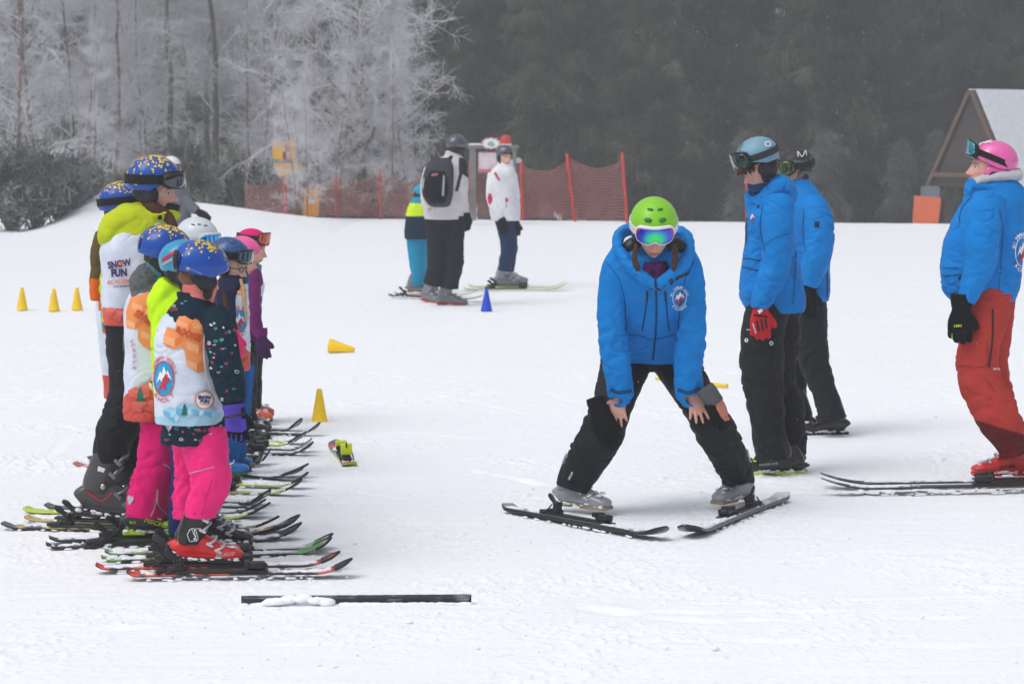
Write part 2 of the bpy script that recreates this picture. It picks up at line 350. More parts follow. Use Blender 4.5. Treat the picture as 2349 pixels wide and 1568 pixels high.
# bushes
def scatter(n, R, shape, size, up=.3):
    pass
def bush(seed, w, h, n=2600):
    R = np.random.default_rng(seed); K = Lines(); T = Lines()
    for s in range(26):
        az = R.uniform(0, 6.28); e = np.array([math.cos(az) * w * R.uniform(.2, .95), math.sin(az) * w * .8 * R.uniform(.2, 1), h * R.uniform(.45, 1.05)]); P = np.array([[0, 0, -.1], e * [.35, .35, .45], e]) + R.normal(0, .05, (3, 3)); T.poly(P, .025, .006)
        m = n // 26; g = R.uniform(.15, 1.1, m)[:, None]; B = P[1] * (1 - g) + P[2] * g + R.normal(0, .16 * w, (m, 3)); B[:, 2] = np.abs(B[:, 2])
        d = R.normal(0, .6, (m, 3)) + [0, 0, .5]; d /= np.linalg.norm(d, axis=1)[:, None]; K.seg(B, B + d * R.uniform(.08, .26, (m, 1)), .016, .005)
    return T, K
evg = M('frosted_evergreen', (138, 147, 141), .85, var=.7, vscale=1.2)
dead = M('dry_brush', (150, 134, 120), .85, var=.35, vscale=1.5)
for i, (u, Y, w_, h_, mt, lab, cg) in enumerate([
    (25, 44.5, 1.0, 1.55, evg, 'frosted dark evergreen bush cut off by the left edge of the photo', 'bush'),
    (85, 44.6, .8, 1.15, evg, 'frosted evergreen bush second from the left edge', 'bush'),
    (140, 45.5, .75, 1.0, evg, 'frosted evergreen bush at the right end of the bushes, beside the snow bank', 'bush'),
    (190, 47, .6, .75, evg, 'smallest frosted evergreen bush against the end of the snow bank', 'bush'),
    (875, 51.5, .8, .75, evg, 'low dark bush at the foot of the large birch', 'bush'),
    (790, 51, .55, .5, dead, 'low dry brown brush left of the large birch trunk', 'brush'),
    (930, 51, .6, .4, dead, 'low dry brown brush behind the backpack skier', 'brush'),
    (575, 53, 1.0, 1.0, evg, 'dark bush behind the snow bank left of the yellow signs', 'bush'),
    (450, 53, .9, .95, evg, 'dark bush behind the white-helmeted skier', 'bush')]):
    T, K = bush(40 + i, w_, h_, 2900 if mt is evg else 1500); o = tree_obj('evergreen_bush' if cg == 'bush' else 'dry_brush', T, K, barkM, mt, lab, cg, 'bushes along the edge of the slope', 'foliage'); put(o, u, Y)
# spruces
spr = M('spruce_needles', (84, 86, 70), .9, var=.8, vscale=.6); spr_hazed = M('spruce_needles_hazed', (158, 160, 160), .9, var=.4, vscale=.8)  # second, paler needle grey has the left background's haze painted into its colour
for m_ in (spr, spr_hazed):     # every tree its own tone
    nt = m_.node_tree; p = nt.nodes['Principled BSDF']; lk = p.inputs['Base Color'].links[0].from_socket; oi = nt.nodes.new('ShaderNodeObjectInfo'); rp = nt.nodes.new('ShaderNodeValToRGB'); e = rp.color_ramp.elements
    e[0].color = (.55, .56, .55, 1); e[1].color = (1.5, 1.55, 1.3, 1); x = e.new(.5); x.color = (.95, .98, .85, 1); mx = nt.nodes.new('ShaderNodeMix'); mx.data_type = 'RGBA'; mx.blend_type = 'MULTIPLY'; mx.inputs[0].default_value = 1
    nt.links.new(oi.outputs['Random'], rp.inputs[0]); nt.links.new(lk, mx.inputs[6]); nt.links.new(rp.outputs[0], mx.inputs[7]); nt.links.new(mx.outputs[2], p.inputs['Base Color'])
def spruce(seed, h=17, rad=2.3, low=2.2, n=9):
    R = np.random.default_rng(seed); T = Lines(); K = Lines()
    z = np.linspace(-.5, h, 14); T.seg(np.stack([z * 0, z * 0, z], 1)[:-1], np.stack([z * 0, z * 0, z], 1)[1:], (.24 * (1 - z / h * .95))[:-1], (.24 * (1 - z / h * .95))[1:])
    zz = low
    while zz < h:
        L0 = rad * (1 - (zz / h)) ** .8 * (.6 + .4 * min(1, (zz - low) / 2.5 + .2))
        for b in range(n):
            az = R.uniform(0, 6.28); L = L0 * R.uniform(.6, 1.15); m = 6; s = np.linspace(0, 1, m); dr = R.uniform(.25, .55)
            P = np.stack([math.cos(az) * L * s, math.sin(az) * L * s, zz + R.uniform(-.15, .15) - dr * L * s + .35 * dr * L * s ** 3], 1); T.poly(P, .03, .008)
            q = int(18 + 30 * L); g = R.uniform(.08, 1, q); B = np.stack([np.interp(g, s, P[:, i]) for i in range(3)], 1) + R.normal(0, .06, (q, 3))
            sd_ = np.array([-math.sin(az), math.cos(az), 0]); d = sd_[None] * R.normal(0, .5, (q, 1)) + np.array([math.cos(az), math.sin(az), 0]) * .35 + R.normal(0, .15, (q, 3)); d[:, 2] -= R.uniform(.35, 1.25, q)
            d /= np.linalg.norm(d, axis=1)[:, None]; LL = R.uniform(.2, .55, (q, 1)); E = B + d * LL; K.seg(B, E, .022, .008)
            for _ in range(3):
                g2 = R.uniform(.1, .9, (q, 1)); b2 = B + d * LL * g2; d2 = d + R.normal(0, .7, (q, 3)); K.seg(b2, b2 + d2 * R.uniform(.1, .24, (q, 1)), .013, .004)
        zz += R.uniform(.26, .4)
    return T, K
GS = 'dark spruces of the forest behind the slope'
SV = [tree_obj('spruce_tree', *spruce(60 + i, h, r_, lo, n_), barkG, mt, 'x', 'tree', GS) for i, (h, r_, lo, n_, mt) in enumerate([(13.5, 2.5, 1.7, 8, spr), (13, 2.2, 2.8, 8, spr), (12.5, 2.6, 1.2, 8, spr_hazed), (5.0, 1.3, .3, 8, M('young_spruce_needles', (104, 108, 103), .9, var=.5, vscale=.8))])]
su = [0] * 4
def sput(k, x, Y, s, rz, lab):
    o = SV[k] if not su[k] else copy_tree(SV[k]); su[k] = 1; o.location = (x, Y, gz1(x, Y) - .1); o.scale = (s, s, s * 1.05); o.rotation_euler = (0, 0, rz); o['label'] = lab
R = np.random.default_rng(5)
rowlab = ['front-row dark spruce with drooping branches, number %s from the left of the open forest edge', 'dark spruce', 'dark spruce', 'dark spruce']
def where(u):
    marks = [(-50, 'beyond the left edge'), (60, 'above the evergreen bushes'), (300, 'above the children'), (500, 'above the snow bank'), (650, 'above the yellow signs'), (830, 'behind the large birch'), (1040, 'above the backpack skier'), (1160, 'above the girl in white'), (1300, 'above the middle net post'), (1437, 'above the last net post'), (1500, 'above the green helmet'), (1620, 'right of the green helmet'), (1730, 'above the pale blue helmet'), (1830, 'above the black helmet'), (1950, 'right of the black helmet'), (2100, 'above the orange mat'), (2230, 'behind the hut gable'), (2330, 'behind the hut roof'), (2450, 'beyond the right edge')]
    return min(marks, key=lambda m: abs(m[0] - u))[1]
seen = {}
for row, (Y, xs_, nm) in enumerate([(67, np.arange(-1.2, 17, 2.3), 'nearest row'), (72, np.arange(-24, 26, 2.4), 'second row'), (78, np.arange(-27, 28, 2.5), 'third row'), (85, np.arange(-20, 22.5, 2.5), 'fourth row'), (93, np.arange(-22, 25, 2.5), 'hindmost row')]):
    for x in xs_:
        x = x + R.uniform(-.7, .7); y = Y + R.uniform(-1.8, 1.8); u = CX + x / y * F
        if row == 0 and 1900 < u < 2080: y += 4
        k = int(R.choice([0, 1, 1, 0])); 
        if row >= 1 and x < -2.5: k = int(R.choice([0, 2, 2, 2]))
        key = (nm, where(u)); seen[key] = seen.get(key, 0) + 1
        ad = {1: '', 2: ', the right one', 3: ', the third', 4: ', the fourth', 5: ', the fifth', 6: ', the sixth'}.get(seen[key], '')
        sput(k, x, y, R.uniform(.92, 1.15), R.uniform(0, 6.28), ('dark spruce in the %s, %s%s' % (nm, where(u), ad)) if k != 2 else ('haze-painted grey spruce in the %s, %s%s' % (nm, where(u), ad)))
for x, y, s, lab in [(8.2, 63, .8, 'small frosted young spruce at the forest edge right of the black helmet'), (10.3, 64, .75, 'small frosted young spruce at the forest edge left of the orange mat'), (6.3, 65, .8, 'small frosted young spruce behind the instructors in blue'), (11.6, 66, .8, 'small frosted young spruce just behind the orange mat')]:
    sput(3, x, y, s, x, lab); 
# loose crumbs of snow
R = np.random.default_rng(21); g = Geo()
for i in range(900):
    u, v = R.uniform(-20, 2370), 620 + 950 * R.uniform(0, 1) ** .8; p_ = G(u, v); 
    if noise.noise(Vector((p_.x * .9, p_.y * .9, 3))) < R.uniform(-.35, .35): continue
    r = R.uniform(.002, .0065) * (1 + (R.uniform() < .04)); g.add(*ell((p_.x, p_.y, r * .35 + .002), (r * R.uniform(.9, 2), r, r * .7), n=7, m=5))
tag(g.mesh('snow_crumbs', _m['snow']), 'loose crumbs of snow scattered over the trodden slope', 'snow', kind='stuff')
# falling snow
R = np.random.default_rng(9); K = Lines(); n = 380
yy = R.uniform(8, 55, n); xx = R.uniform(-.24, .24, n) * yy; zz = R.uniform(.1, 1, n) * (2.2 + yy * .06); A = np.stack([xx, yy, zz], 1)
d = R.normal(0, .25, (n, 3)) + [.2, 0, -1]; K.seg(A, A + d * R.uniform(.004, .010, (n, 1)) * (yy / 18)[:, None], .0013 * (yy / 18), .0010 * (yy / 18)); V, Fc = K.out(4)
tag(mesh('falling_snow', V, Fc, M('snowflake', (240, 242, 246), .8)), 'fine sparse snowflakes drifting through the air over the slope', 'snowfall', kind='stuff')
# ------------------------------------------------------------------ gear: skis, boots, helmets, gloves, heads
blk = M('black_plastic', (24, 25, 28), .38, bump=.05, var=.15); mtl = M('steel', (190, 192, 196), .25, metal=.9); snowc = M('snow_lump', (232, 236, 243), .8, bump=.5, bscale=60)
def ski(tail, tip, rise=.07, w=.075, th=.010, base=(30, 31, 34), top=None, edge=None, bind=.46, bcol=None, guard=None, label='', group='skis of the ski class', snow=True, lift=.004, sole=.30, roll=0, seed=0, band=None):
    """tail/tip: photo pixels of the ends (tip is raised)."""
    A = G(*tail, .02); B = G(*tip, rise); A.z = 0; B.z = 0; L = (B - A).length; d = (B - A).normalized(); ang = math.atan2(d.y, d.x)
    gA = gz1(A.x, A.y); gB = gz1(B.x, B.y)
    n = 44; V = []; cols = []; Rn = random.Random(seed); w *= .80
    tp = lin(top or base); bs = lin(base); bd = lin(band) if band else tp
    for i in range(n):
        t = i / (n - 1); x = t * L
        wd = w / 2 * (1 + .42 * abs(2 * (t - .42)) ** 2.2)
        e = .13; 
        if t > 1 - .07: wd *= max(.12, math.sqrt(max(0, 1 - ((t - .93) / .07) ** 2.4)))
        if t < .03: wd *= .72 + .28 * (t / .03)
        z = rise * max(0, (t - .84) / .16) ** 1.9 + .018 * max(0, (.05 - t) / .05) ** 2
        tt = th * (1 - .45 * max(0, (t - .8) / .2)); 
        V += [(x, -wd, z), (x, wd, z), (x, wd, z + tt * .9), (x, wd * .9, z + tt), (x, -wd * .9, z + tt), (x, -wd, z + tt * .9)]
        c = tp if not band or (Rn.random() < .5 or .5 < t < .85) else bd
        vivid = lambda q: q and max(q) - min(q) > 80
        sc_ = c if (vivid(top) or (vivid(band) and c is bd)) else bs; cols += [bs, bs, sc_, c, c, sc_]
    Fc = []
    for i in range(n - 1):
        for j in range(6): Fc.append((i * 6 + j, i * 6 + (j + 1) % 6, i * 6 + 6 + (j + 1) % 6, i * 6 + 6 + j))
    Fc += [(5, 4, 3, 2, 1, 0), tuple((n - 1) * 6 + j for j in range(6))]
    R = Matrix.Translation(A + Vector((0, 0, gA + lift))) @ Matrix.Rotation(ang, 4, 'Z') @ Matrix.Rotation(-math.atan2(gB - gA, L), 4, 'Y') @ Matrix.Rotation(roll, 4, 'X')
    o = mesh('ski', [R @ Vector(v) for v in V], Fc, M('ski_topsheet', attr=True, rough=.3, coat=.4, var=.12, vscale=14), org=R.translation, smooth=False, col=cols)
    bv = o.modifiers.new('b', 'BEVEL'); bv.width = .002; bv.segments = 1
    tag(o, label, 'ski', group)
    if guard: 
        g = Geo(); k = n - 3
        pts = [Vector(V[i * 6]) + Vector((0, -.002, .004)) for i in range(k - 1, n)] + [Vector(V[i * 6 + 1]) + Vector((0, .002, .004)) for i in range(n - 1, k - 2, -1)]
        g.add(*loft(pts, [.006] * len(pts), [.009] * len(pts), n=20, seg=8)).xf(R); g.mesh('tip_guard', M('guard%s' % (guard,), guard, .45), o)
    if bind:
        cx = L * bind; z = th; bl = bcol or (30, 31, 34); bm_ = M('bind%s' % (bl,), bl, .35, var=.1)
        g = Geo(); g.add(*box((cx, 0, z + .006), (sole * .78, .034, .006), .004)).add(*box((cx + sole * .5 + .03, 0, z + .03), (.040, .028, .017), .011)).add(*ell((cx + sole * .5 + .05, 0, z + .028), (.03, .026, .019))).add(*box((cx + sole * .5 - .012, 0, z + .04), (.012, .036, .012), .005))
        g.xf(R).mesh('toe_binding', bm_, o)
        g = Geo(); hx = cx - sole * .5; g.add(*box((hx - .03, 0, z + .018), (.04, .025, .013), .007)).add(*box((hx - .013, 0, z + .045), (.012, .024, .022), .008))
        pts = [(hx - .015, 0, z + .05), (hx - .04, 0, z + .068), (hx - .062, 0, z + .085), (hx - .085, 0, z + .098)]
        g.add(*loft(pts, [.016, .013, .017, .010], [.009, .007, .006, .004], n=12, seg=10, side=(0, 1, 0))); g.add(*box((hx - .085, 0, z + .012), (.035, .026, .008), .004))
        for s in (-1, 1): g.add(*loft([(hx - .02, s * .034, z + .055), (hx - .05, s * .04, z + .02), (hx - .10, s * .038, z + .004)], [.004] * 3, [.004] * 3, n=8, seg=6))
        g.xf(R).mesh('heel_binding', bm_, o)
    if snow:
        ps = []
        cl = [Rn.uniform(.06, .26) for _ in range(2)] + [Rn.uniform(.6, .86) for _ in range(4)]
        for q in range(int(L * 90)):
            x = (Rn.choice(cl) + Rn.gauss(0, .05)) * L; x = min(max(x, .02 * L), .9 * L); z = th + rise * max(0, (x / L - .84) / .16) ** 1.9; r = Rn.uniform(.005, .014)
            ps.append(ell((x, Rn.uniform(-.85, .85) * w / 2, z + r * .1), (r * 2, r * 1.1, r * .5), n=8, m=5))
        for q in range(int(L * 34)):
            r = Rn.uniform(.003, .009); ps.append(ell((Rn.uniform(.02, .84) * L, Rn.choice([-1, 1]) * (w / 2 + Rn.uniform(.0, .012)), -lift + r * Rn.uniform(-.3, .5)), (r * Rn.uniform(1.2, 4), r, r * .8), n=8, m=5))
        V_, F_, _ = fuse(ps, .0036, 1); tag(mesh('clinging_snow', [R @ Vector(v) for v in V_], F_, snowc, o), kind='stuff')
    o['_R'] = [x for row in R for x in row]; o['_L'] = L
    return o
_boots = {}
def boot_template(shell, cuff, sole, buckle=(190, 192, 196), snow=0):
    key = (shell, cuff, sole, buckle, snow)
    if key in _boots: return _boots[key]
    ms = M('shell%s' % (shell,), shell, .28, coat=.3, var=.12, vscale=20); mc = M('shell%s' % (cuff,), cuff, .28, coat=.3, var=.12, vscale=20)
    low = loft([(-.105, 0, .062), (-.095, 0, .07), (-.05, 0, .08), (0, 0, .085), (.05, 0, .078), (.11, 0, .058), (.17, 0, .047), (.205, 0, .04), (.222, 0, .036)], [.030, .045, .064, .074, .066, .045, .034, .026, .012], [.030, .036, .042, .044, .046, .048, .049, .042, .02], n=26, seg=22, side=(0, 1, 0), sq=2.6)
    V, Fc, _ = fuse([low, loft([(-.03, 0, .05), (-.028, 0, .12), (-.01, 0, .2)], [.07, .058, .055], [.042, .044, .047], n=10, seg=22, side=(0, 1, 0))], .008, 2)
    cf = loft([(-.03, 0, .105), (-.028, 0, .14), (-.012, 0, .2), (.008, 0, .27), (.022, 0, .31)], [.062, .068, .068, .068, .066], [.051, .053, .055, .058, .058], n=14, seg=26, side=(0, 1, 0), sq=2.3)
    Fl = [tuple(f) for f in Fc]; nV = len(V); V = [tuple(v) for v in V] + [tuple(v) for v in cf[0]]; F2 = Fl + [tuple(i + nV for i in f) for f in cf[1]]
    root = mesh('boot', V, F2, [ms, mc], mi=[0] * len(Fl) + [1] * len(cf[1]), org=(0, 0, 0))
    g = Geo(); g.add(*box((.14, 0, .012), (.078, .042, .012), .006)).add(*box((-.055, 0, .012), (.055, .038, .012), .006)).add(*box((.04, 0, .018), (.06, .034, .008), .004)); g.mesh('sole', M('sole%s' % (sole,), sole, .5), root)
    for (x, z, ry, s, yy) in ((.125, .088, -.5, .045, .046), (.085, .125, -.65, .046, .047), (.052, .205, -1.2, .056, .055), (.068, .262, -1.2, .058, .058)):
        g = Geo(); a = -ry; 
        pts = [(x - .03 * math.cos(a) - .01, -yy - .003, z - .03 * math.sin(a) + (.0)), (x, -yy * .92, z), (x + .012 * math.sin(a) + .0, -yy * .45, z + .012 * math.cos(a) + .006), (x + .016 * math.sin(a) - .004, 0, z + .015 * math.cos(a) + .008), (x + .012 * math.sin(a) + .0, yy * .45, z + .012 * math.cos(a) + .006), (x, yy * .92, z)]
        g.add(*loft(pts, [.007] * 6, [.003] * 6, n=18, seg=8, side=(.3, -.6, .6)))
        Ry = Matrix.Rotation(ry * .5, 3, 'Y'); g.add(*box((x - .018, -yy - .006, z - .02), (.018, .003, .008), .002, Matrix.Rotation(.6, 3, 'Y')))
        g.mesh('buckle', M('buck%s' % (buckle,), buckle, .3, metal=.6), root)
    g = Geo(); g.add(*ell((.0, -.056, .135), (.012, .006, .012))); g.mesh('pivot_rivet', mtl, root)
    V, Fc = loft([(.018, 0, .29), (.026, 0, .325), (.03, 0, .335)], [.058, .056, .05], [.05, .048, .04], n=8, seg=20, side=(0, 1, 0)); mesh('liner', V, Fc, blk, root)
    if snow:
        g = Geo(); Rn = random.Random(3)
        for q in range(46): r = Rn.uniform(.004, .010); g.add(*ell((Rn.uniform(-.1, .2), Rn.choice([-1, 1]) * Rn.uniform(.036, .044), Rn.uniform(.018, .034)), (r * 1.8, r * .6, r * .7), n=8, m=5))
        for q in range(20): r = Rn.uniform(.006, .014); g.add(*ell((Rn.uniform(.06, .19), Rn.uniform(-.03, .03), .1 - .2 * Rn.uniform(.0, .2)), (r * 1.6, r * .9, r * .6), n=8, m=5))
        tag(g.mesh('clinging_snow', snowc, root), kind='stuff')
    _boots[key] = root; root['_t'] = 1; return root
_used_boot = set()
def put_boot(person, tpl, u, v, yaw, s=1., z=.0, pitch=0, label=None, zs=.82):
    """(u,v): photo pixel of the ground under the ankle"""
    b = tpl if tpl.name not in _used_boot else copy_tree(tpl); _used_boot.add(tpl.name)
    p = G(u, v, 0); b.parent = person; b.location = p + Vector((0, 0, z)) - person.location; b.rotation_euler = (0, pitch, yaw); b.scale = (s, s, s * zs)
    if label: b['label'] = label
    return b
def frame(yaw=0, pitch=0, roll=0):
    """head frame: local +Y is the way the face looks. yaw 0 = towards the camera, +90deg = towards photo right. pitch>0 looks down."""
    fwd = Vector((math.sin(yaw), -math.cos(yaw), 0)); r = Vector((-math.cos(yaw), -math.sin(yaw), 0)) * 1
    z = Vector((0, 0, 1)); x = fwd.cross(z); B = Matrix((x, fwd, z)).transposed()
    return B @ Matrix.Rotation(-pitch, 3, 'X') @ Matrix.Rotation(roll, 3, 'Y')
def head_mesh(c, B, s=1., skin=(226, 178, 158), hair=(70, 50, 40), child=False):
    nl, nt_ = 120, 92; V = []; col = []; sk = np.array(lin(skin)); lip = np.array(lin((200, 110, 105))); ck = np.array(lin((232, 150, 135))); hr = np.array(lin(hair)); dk = np.array(lin((45, 35, 32))); wh = np.array(lin((225, 222, 218)))
    E = lambda v, s_: math.exp(-(v / s_) ** 2)
    for i in range(nt_ + 1):
        th = PI * i / nt_
        for j in range(nl):
            # denser in front
            a0 = 2 * PI * j / nl; a = a0 - .45 * math.sin(a0)   # 0 = front
            x = math.sin(th) * math.sin(a); y = math.sin(th) * math.cos(a); z = math.cos(th)
            z3 = z * .118; jaw = max(0, min(1, (-z - .1) / .9))
            X = x * .076 * (1 - .30 * jaw ** 1.4); Y = y * (.096 if y > 0 else .102)
            if y < 0 and z < -.2: Y *= 1 - .55 * min(1, (-z - .2) / .5)
            if y > 0: Y += .012 * jaw * y * 2
            if child: z3 *= .93
            if y > .15:
                q = z3
                Y += .027 * E(X, .0085 + .006 * max(0, min(1, -q / .035))) * max(0, min(1, (.018 - q) / .05)) * (1 if q > -.038 else max(0, 1 - (-.038 - q) / .010))
                Y += .010 * (E(X - .014, .007) + E(X + .014, .007)) * E(q + .036, .008)
                Y -= .014 * (E(abs(X) - .032, .017) * E(q - .004, .013)); Y += .009 * E(abs(X) - .032, .013) * E(q - .003, .009)
                Y += .005 * E(abs(X) - .028, .022) * E(q - .026, .008)
                Y += .0065 * E(X, .023) * (E(q + .0615, .005) + E(q + .074, .0055)); Y -= .003 * E(X, .02) * E(q + .0675, .0025)
                Y += .008 * E(X, .02) * E(q + .099, .014); Y -= .004 * E(X, .03) * E(q + .086, .006); Y += .004 * E(abs(X) - .045, .018) * E(q + .03, .02)
            c_ = sk.copy()
            if y > .15:
                q = z3; m = min(1, E(abs(X) - .045, .02) * E(q + .035, .018) * .45 + E(X, .014) * E(q + .036, .012) * .6); c_ = c_ * (1 - m) + ck * m
                m = 1 if (abs(X) < .024 and (((q + .0675) / .012) ** 2 + (X / .025) ** 2 < 1)) else 0; c_ = c_ * (1 - .8 * m) + lip * .8 * m
                if abs(q + .0675) < .0016 and abs(X) < .022: c_ = dk * .6 + c_ * .4
                if abs(q - .024 + .12 * abs(abs(X) - .03)) < .0045 and .014 < abs(X) < .048: c_ = hr * .8 + c_ * .2
                e = ((abs(X) - .031) / .0135) ** 2 + ((q - .003) / .0062) ** 2
                if e < 1: c_ = wh.copy()
                if e < 1 and (abs(X) - .031) ** 2 + (q - .003) ** 2 < .0056 ** 2: c_ = dk
                if 1 <= e < 1.6 and q > .004: c_ = dk
                if (abs(X) - .008) ** 2 + (q + .043) ** 2 < .0032 ** 2: c_ = dk
            if z3 > .045 or (y < .05 and z3 > -.06): c_ = hr
            V.append(B @ (Vector((X, Y, z3)) * s) + c); col.append(c_)
    Fc = []
    for i in range(nt_):
        for j in range(nl): k = (j + 1) % nl; Fc.append((i * nl + j, i * nl + k, (i + 1) * nl + k, (i + 1) * nl + j))
    return V, Fc, col
HC = Vector((0, .002, -.05))
def ellp(az, el, L, sc=1., rx=.86, rz=.84):
    return Vector((math.sin(az) * math.cos(el) * L * rx, math.cos(az) * math.cos(el) * L, math.sin(el) * L * rz)) * sc
def helmet(person, c, B, L, mat, pad=blk, rim=(.10, -.45, -.62), gog=None, padlabel=None, ridges=.012, vents=None, cols=None, name='helmet', pads=True, brim=True):
    """gog: dict(el,tilt,lens,frame,strap,hh)"""
    na, ne = 72, 30; V = []; Fc = []
    for k, off in enumerate((1., .90)):
        for i in range(ne + 1):
            for j in range(na):
                az = 2 * PI * j / na; ca = math.cos(az)
                lo = rim[0] * max(0, ca) ** 1.5 + rim[1] * (1 - abs(ca)) + rim[2] * max(0, -ca) ** 1.2 + rim[1] * .25 * math.exp(-((abs(az if az < PI else 2 * PI - az) - 1.75) / .35) ** 2)
                el = PI / 2 + (lo - PI / 2) * (i / ne); r = 1 + ridges * math.cos(az * 2) * math.sin(6 * az) * math.sin(el * 2) + (.02 * math.exp(-((i - ne + 1) / 1.4) ** 2) if brim else 0)
                V.append(B @ ellp(az, el, L, off * r) + c)
    n1 = (ne + 1) * na
    for i in range(ne):
        for j in range(na):
            q = (j + 1) % na; Fc.append((i * na + j, (i + 1) * na + j, (i + 1) * na + q, i * na + q)); Fc.append((n1 + i * na + j, n1 + i * na + q, n1 + (i + 1) * na + q, n1 + (i + 1) * na + j))
    for j in range(na): q = (j + 1) % na; Fc.append((ne * na + j, n1 + ne * na + j, n1 + ne * na + q, ne * na + q))
    h = mesh(name, V, Fc, mat, person)
    if pads:
        for sx in (-1, 1):
            g = Geo(); pa = ell((sx * .66 * L, .06 * L, -.56 * L), (.13 * L, .42 * L, .36 * L)); pb = ell((sx * .60 * L, .22 * L, -.92 * L), (.08 * L, .20 * L, .26 * L)); pc = ell((sx * .60 * L, -.25 * L, -.50 * L), (.14 * L, .3 * L, .24 * L))
            V_, F_, _ = fuse([pa, pb, pc], .006, 2); mesh('ear_pad', [B @ Vector(v) + c for v in V_], F_, pad, h)
            g.add(*ell((sx * .765 * L, .06 * L, -.62 * L), (.03 * L, .2 * L, .2 * L))); g.V = [B @ Vector(v) + c for v in g.V]; g.mesh('ear_vent', M('dark_rubber', (38, 39, 42), .6), h)
        cp = [B @ Vector(p) * 1 + c for p in [(-.72 * L, .1 * L, -.9 * L), (-.45 * L, .35 * L, -1.28 * L), (0, .45 * L, -1.40 * L), (.45 * L, .35 * L, -1.28 * L), (.72 * L, .1 * L, -.9 * L)]]
        if not child_nostrap: mesh('chin_strap', *loft(cp, [.008] * 5, [.004] * 5, n=16, seg=8), blk, h)
    if vents:
        for (az, el, ra_, rb_) in vents:
            p = ellp(az, el, L, 1.0); nrm = ellp(az, el, L, 1, 1.15, 1.2).normalized(); t = Vector((0, 0, 1)).cross(nrm).normalized(); b = nrm.cross(t)
            pts = [B @ (p + nrm * .0025 + t * ra_ * math.cos(a) + b * rb_ * math.sin(a)) + c for a in np.linspace(0, 2 * PI, 17)[:-1]]
            Vv = pts + [B @ (p - nrm * .012) + c, B @ (p + nrm * .0035) + c]; Ff = [(i, (i + 1) % 16, 17) for i in range(16)] + [((i + 1) % 16, i, 16) for i in range(16)]
            mesh('vent', Vv, Ff, M('vent%s' % (cols,), cols or (20, 20, 22), .5), h)
    if gog: goggles(person, c, B, L, **gog)
    return h
child_nostrap = True
def goggles(person, c, B, L, el=.1, tilt=.0, lens=(30, 34, 40), frame_=(22, 23, 26), strap=(22, 23, 26), hh=.042, aw=.92, out=1.09, sh=.019, lensmat=None, ysh=0, lcol=None):
    def P(az, h, sc):
        e = el + tilt * (1 - math.cos(az)) * .5; p = ellp(az, e, L, sc); return B @ (p + Vector((0, ysh, h))) + c
    n, m = 30, 10
    def band(a0, a1, hfun, sc0, sc1, name, mat, par, cnt=n):
        V = []; Fc = []; cols = [] if (lcol and name == 'lens') else None
        for sc in (sc1, sc0):
            for i in range(cnt + 1):
                t = i / cnt; az = a0 + (a1 - a0) * t; lo, hi = hfun(t)
                for j in range(m + 1):
                  if cols is not None: cols.append(lin(lcol(2 * t - 1, 2 * j / m - 1)))
                  V.append(P(az, lo + (hi - lo) * j / m, sc + (.03 * math.cos((j / m - .5) * 2) if sc == sc1 and name == 'lens' else 0)))
        K = (cnt + 1) * (m + 1)
        for i in range(cnt):
            for j in range(m):
                a = i * (m + 1) + j; Fc.append((a, a + m + 1, a + m + 2, a + 1)); Fc.append((K + a, K + a + 1, K + a + m + 2, K + a + m + 1))
            for j in (0, m):
                a = i * (m + 1) + j; q = (a, a + K, a + K + m + 1, a + m + 1); Fc.append(q if j == 0 else q[::-1])
        for i in (0, cnt):
            for j in range(m):
                a = i * (m + 1) + j; q = (a, a + 1, a + 1 + K, a + K); Fc.append(q if i == 0 else q[::-1])
        return mesh(name, V, Fc, mat, par, col=cols)
    def hf(t, k=1., notch=.38):
        e = (1 - abs(2 * t - 1) ** 4) ** .5; e = .35 + .65 * e; lo = -hh * k * e; hi = hh * k * e
        nd = math.exp(-((t - .5) / .085) ** 2); lo += hh * notch * nd; return lo, hi
    fr = band(-aw - .06, aw + .06, lambda t: hf(t, 1.14, .36), .96, out - .015, 'goggles', M('gogf%s' % (frame_,), frame_, .35, var=.05), person)
    lm = lensmat or M('lens%s' % (lens,), lens, .06, metal=.75, var=.2, vscale=14, coat=1)
    band(-aw, aw, lambda t: hf(t, .93, .42), out - .03, out, 'lens', lm, fr)
    band(aw + .02, 2 * PI - aw - .02, lambda t: (-sh, sh), 1.0, 1.045, 'strap', M('strap%s' % (strap,), strap, .8, bump=.3, bscale=200), fr, 60)
    return fr
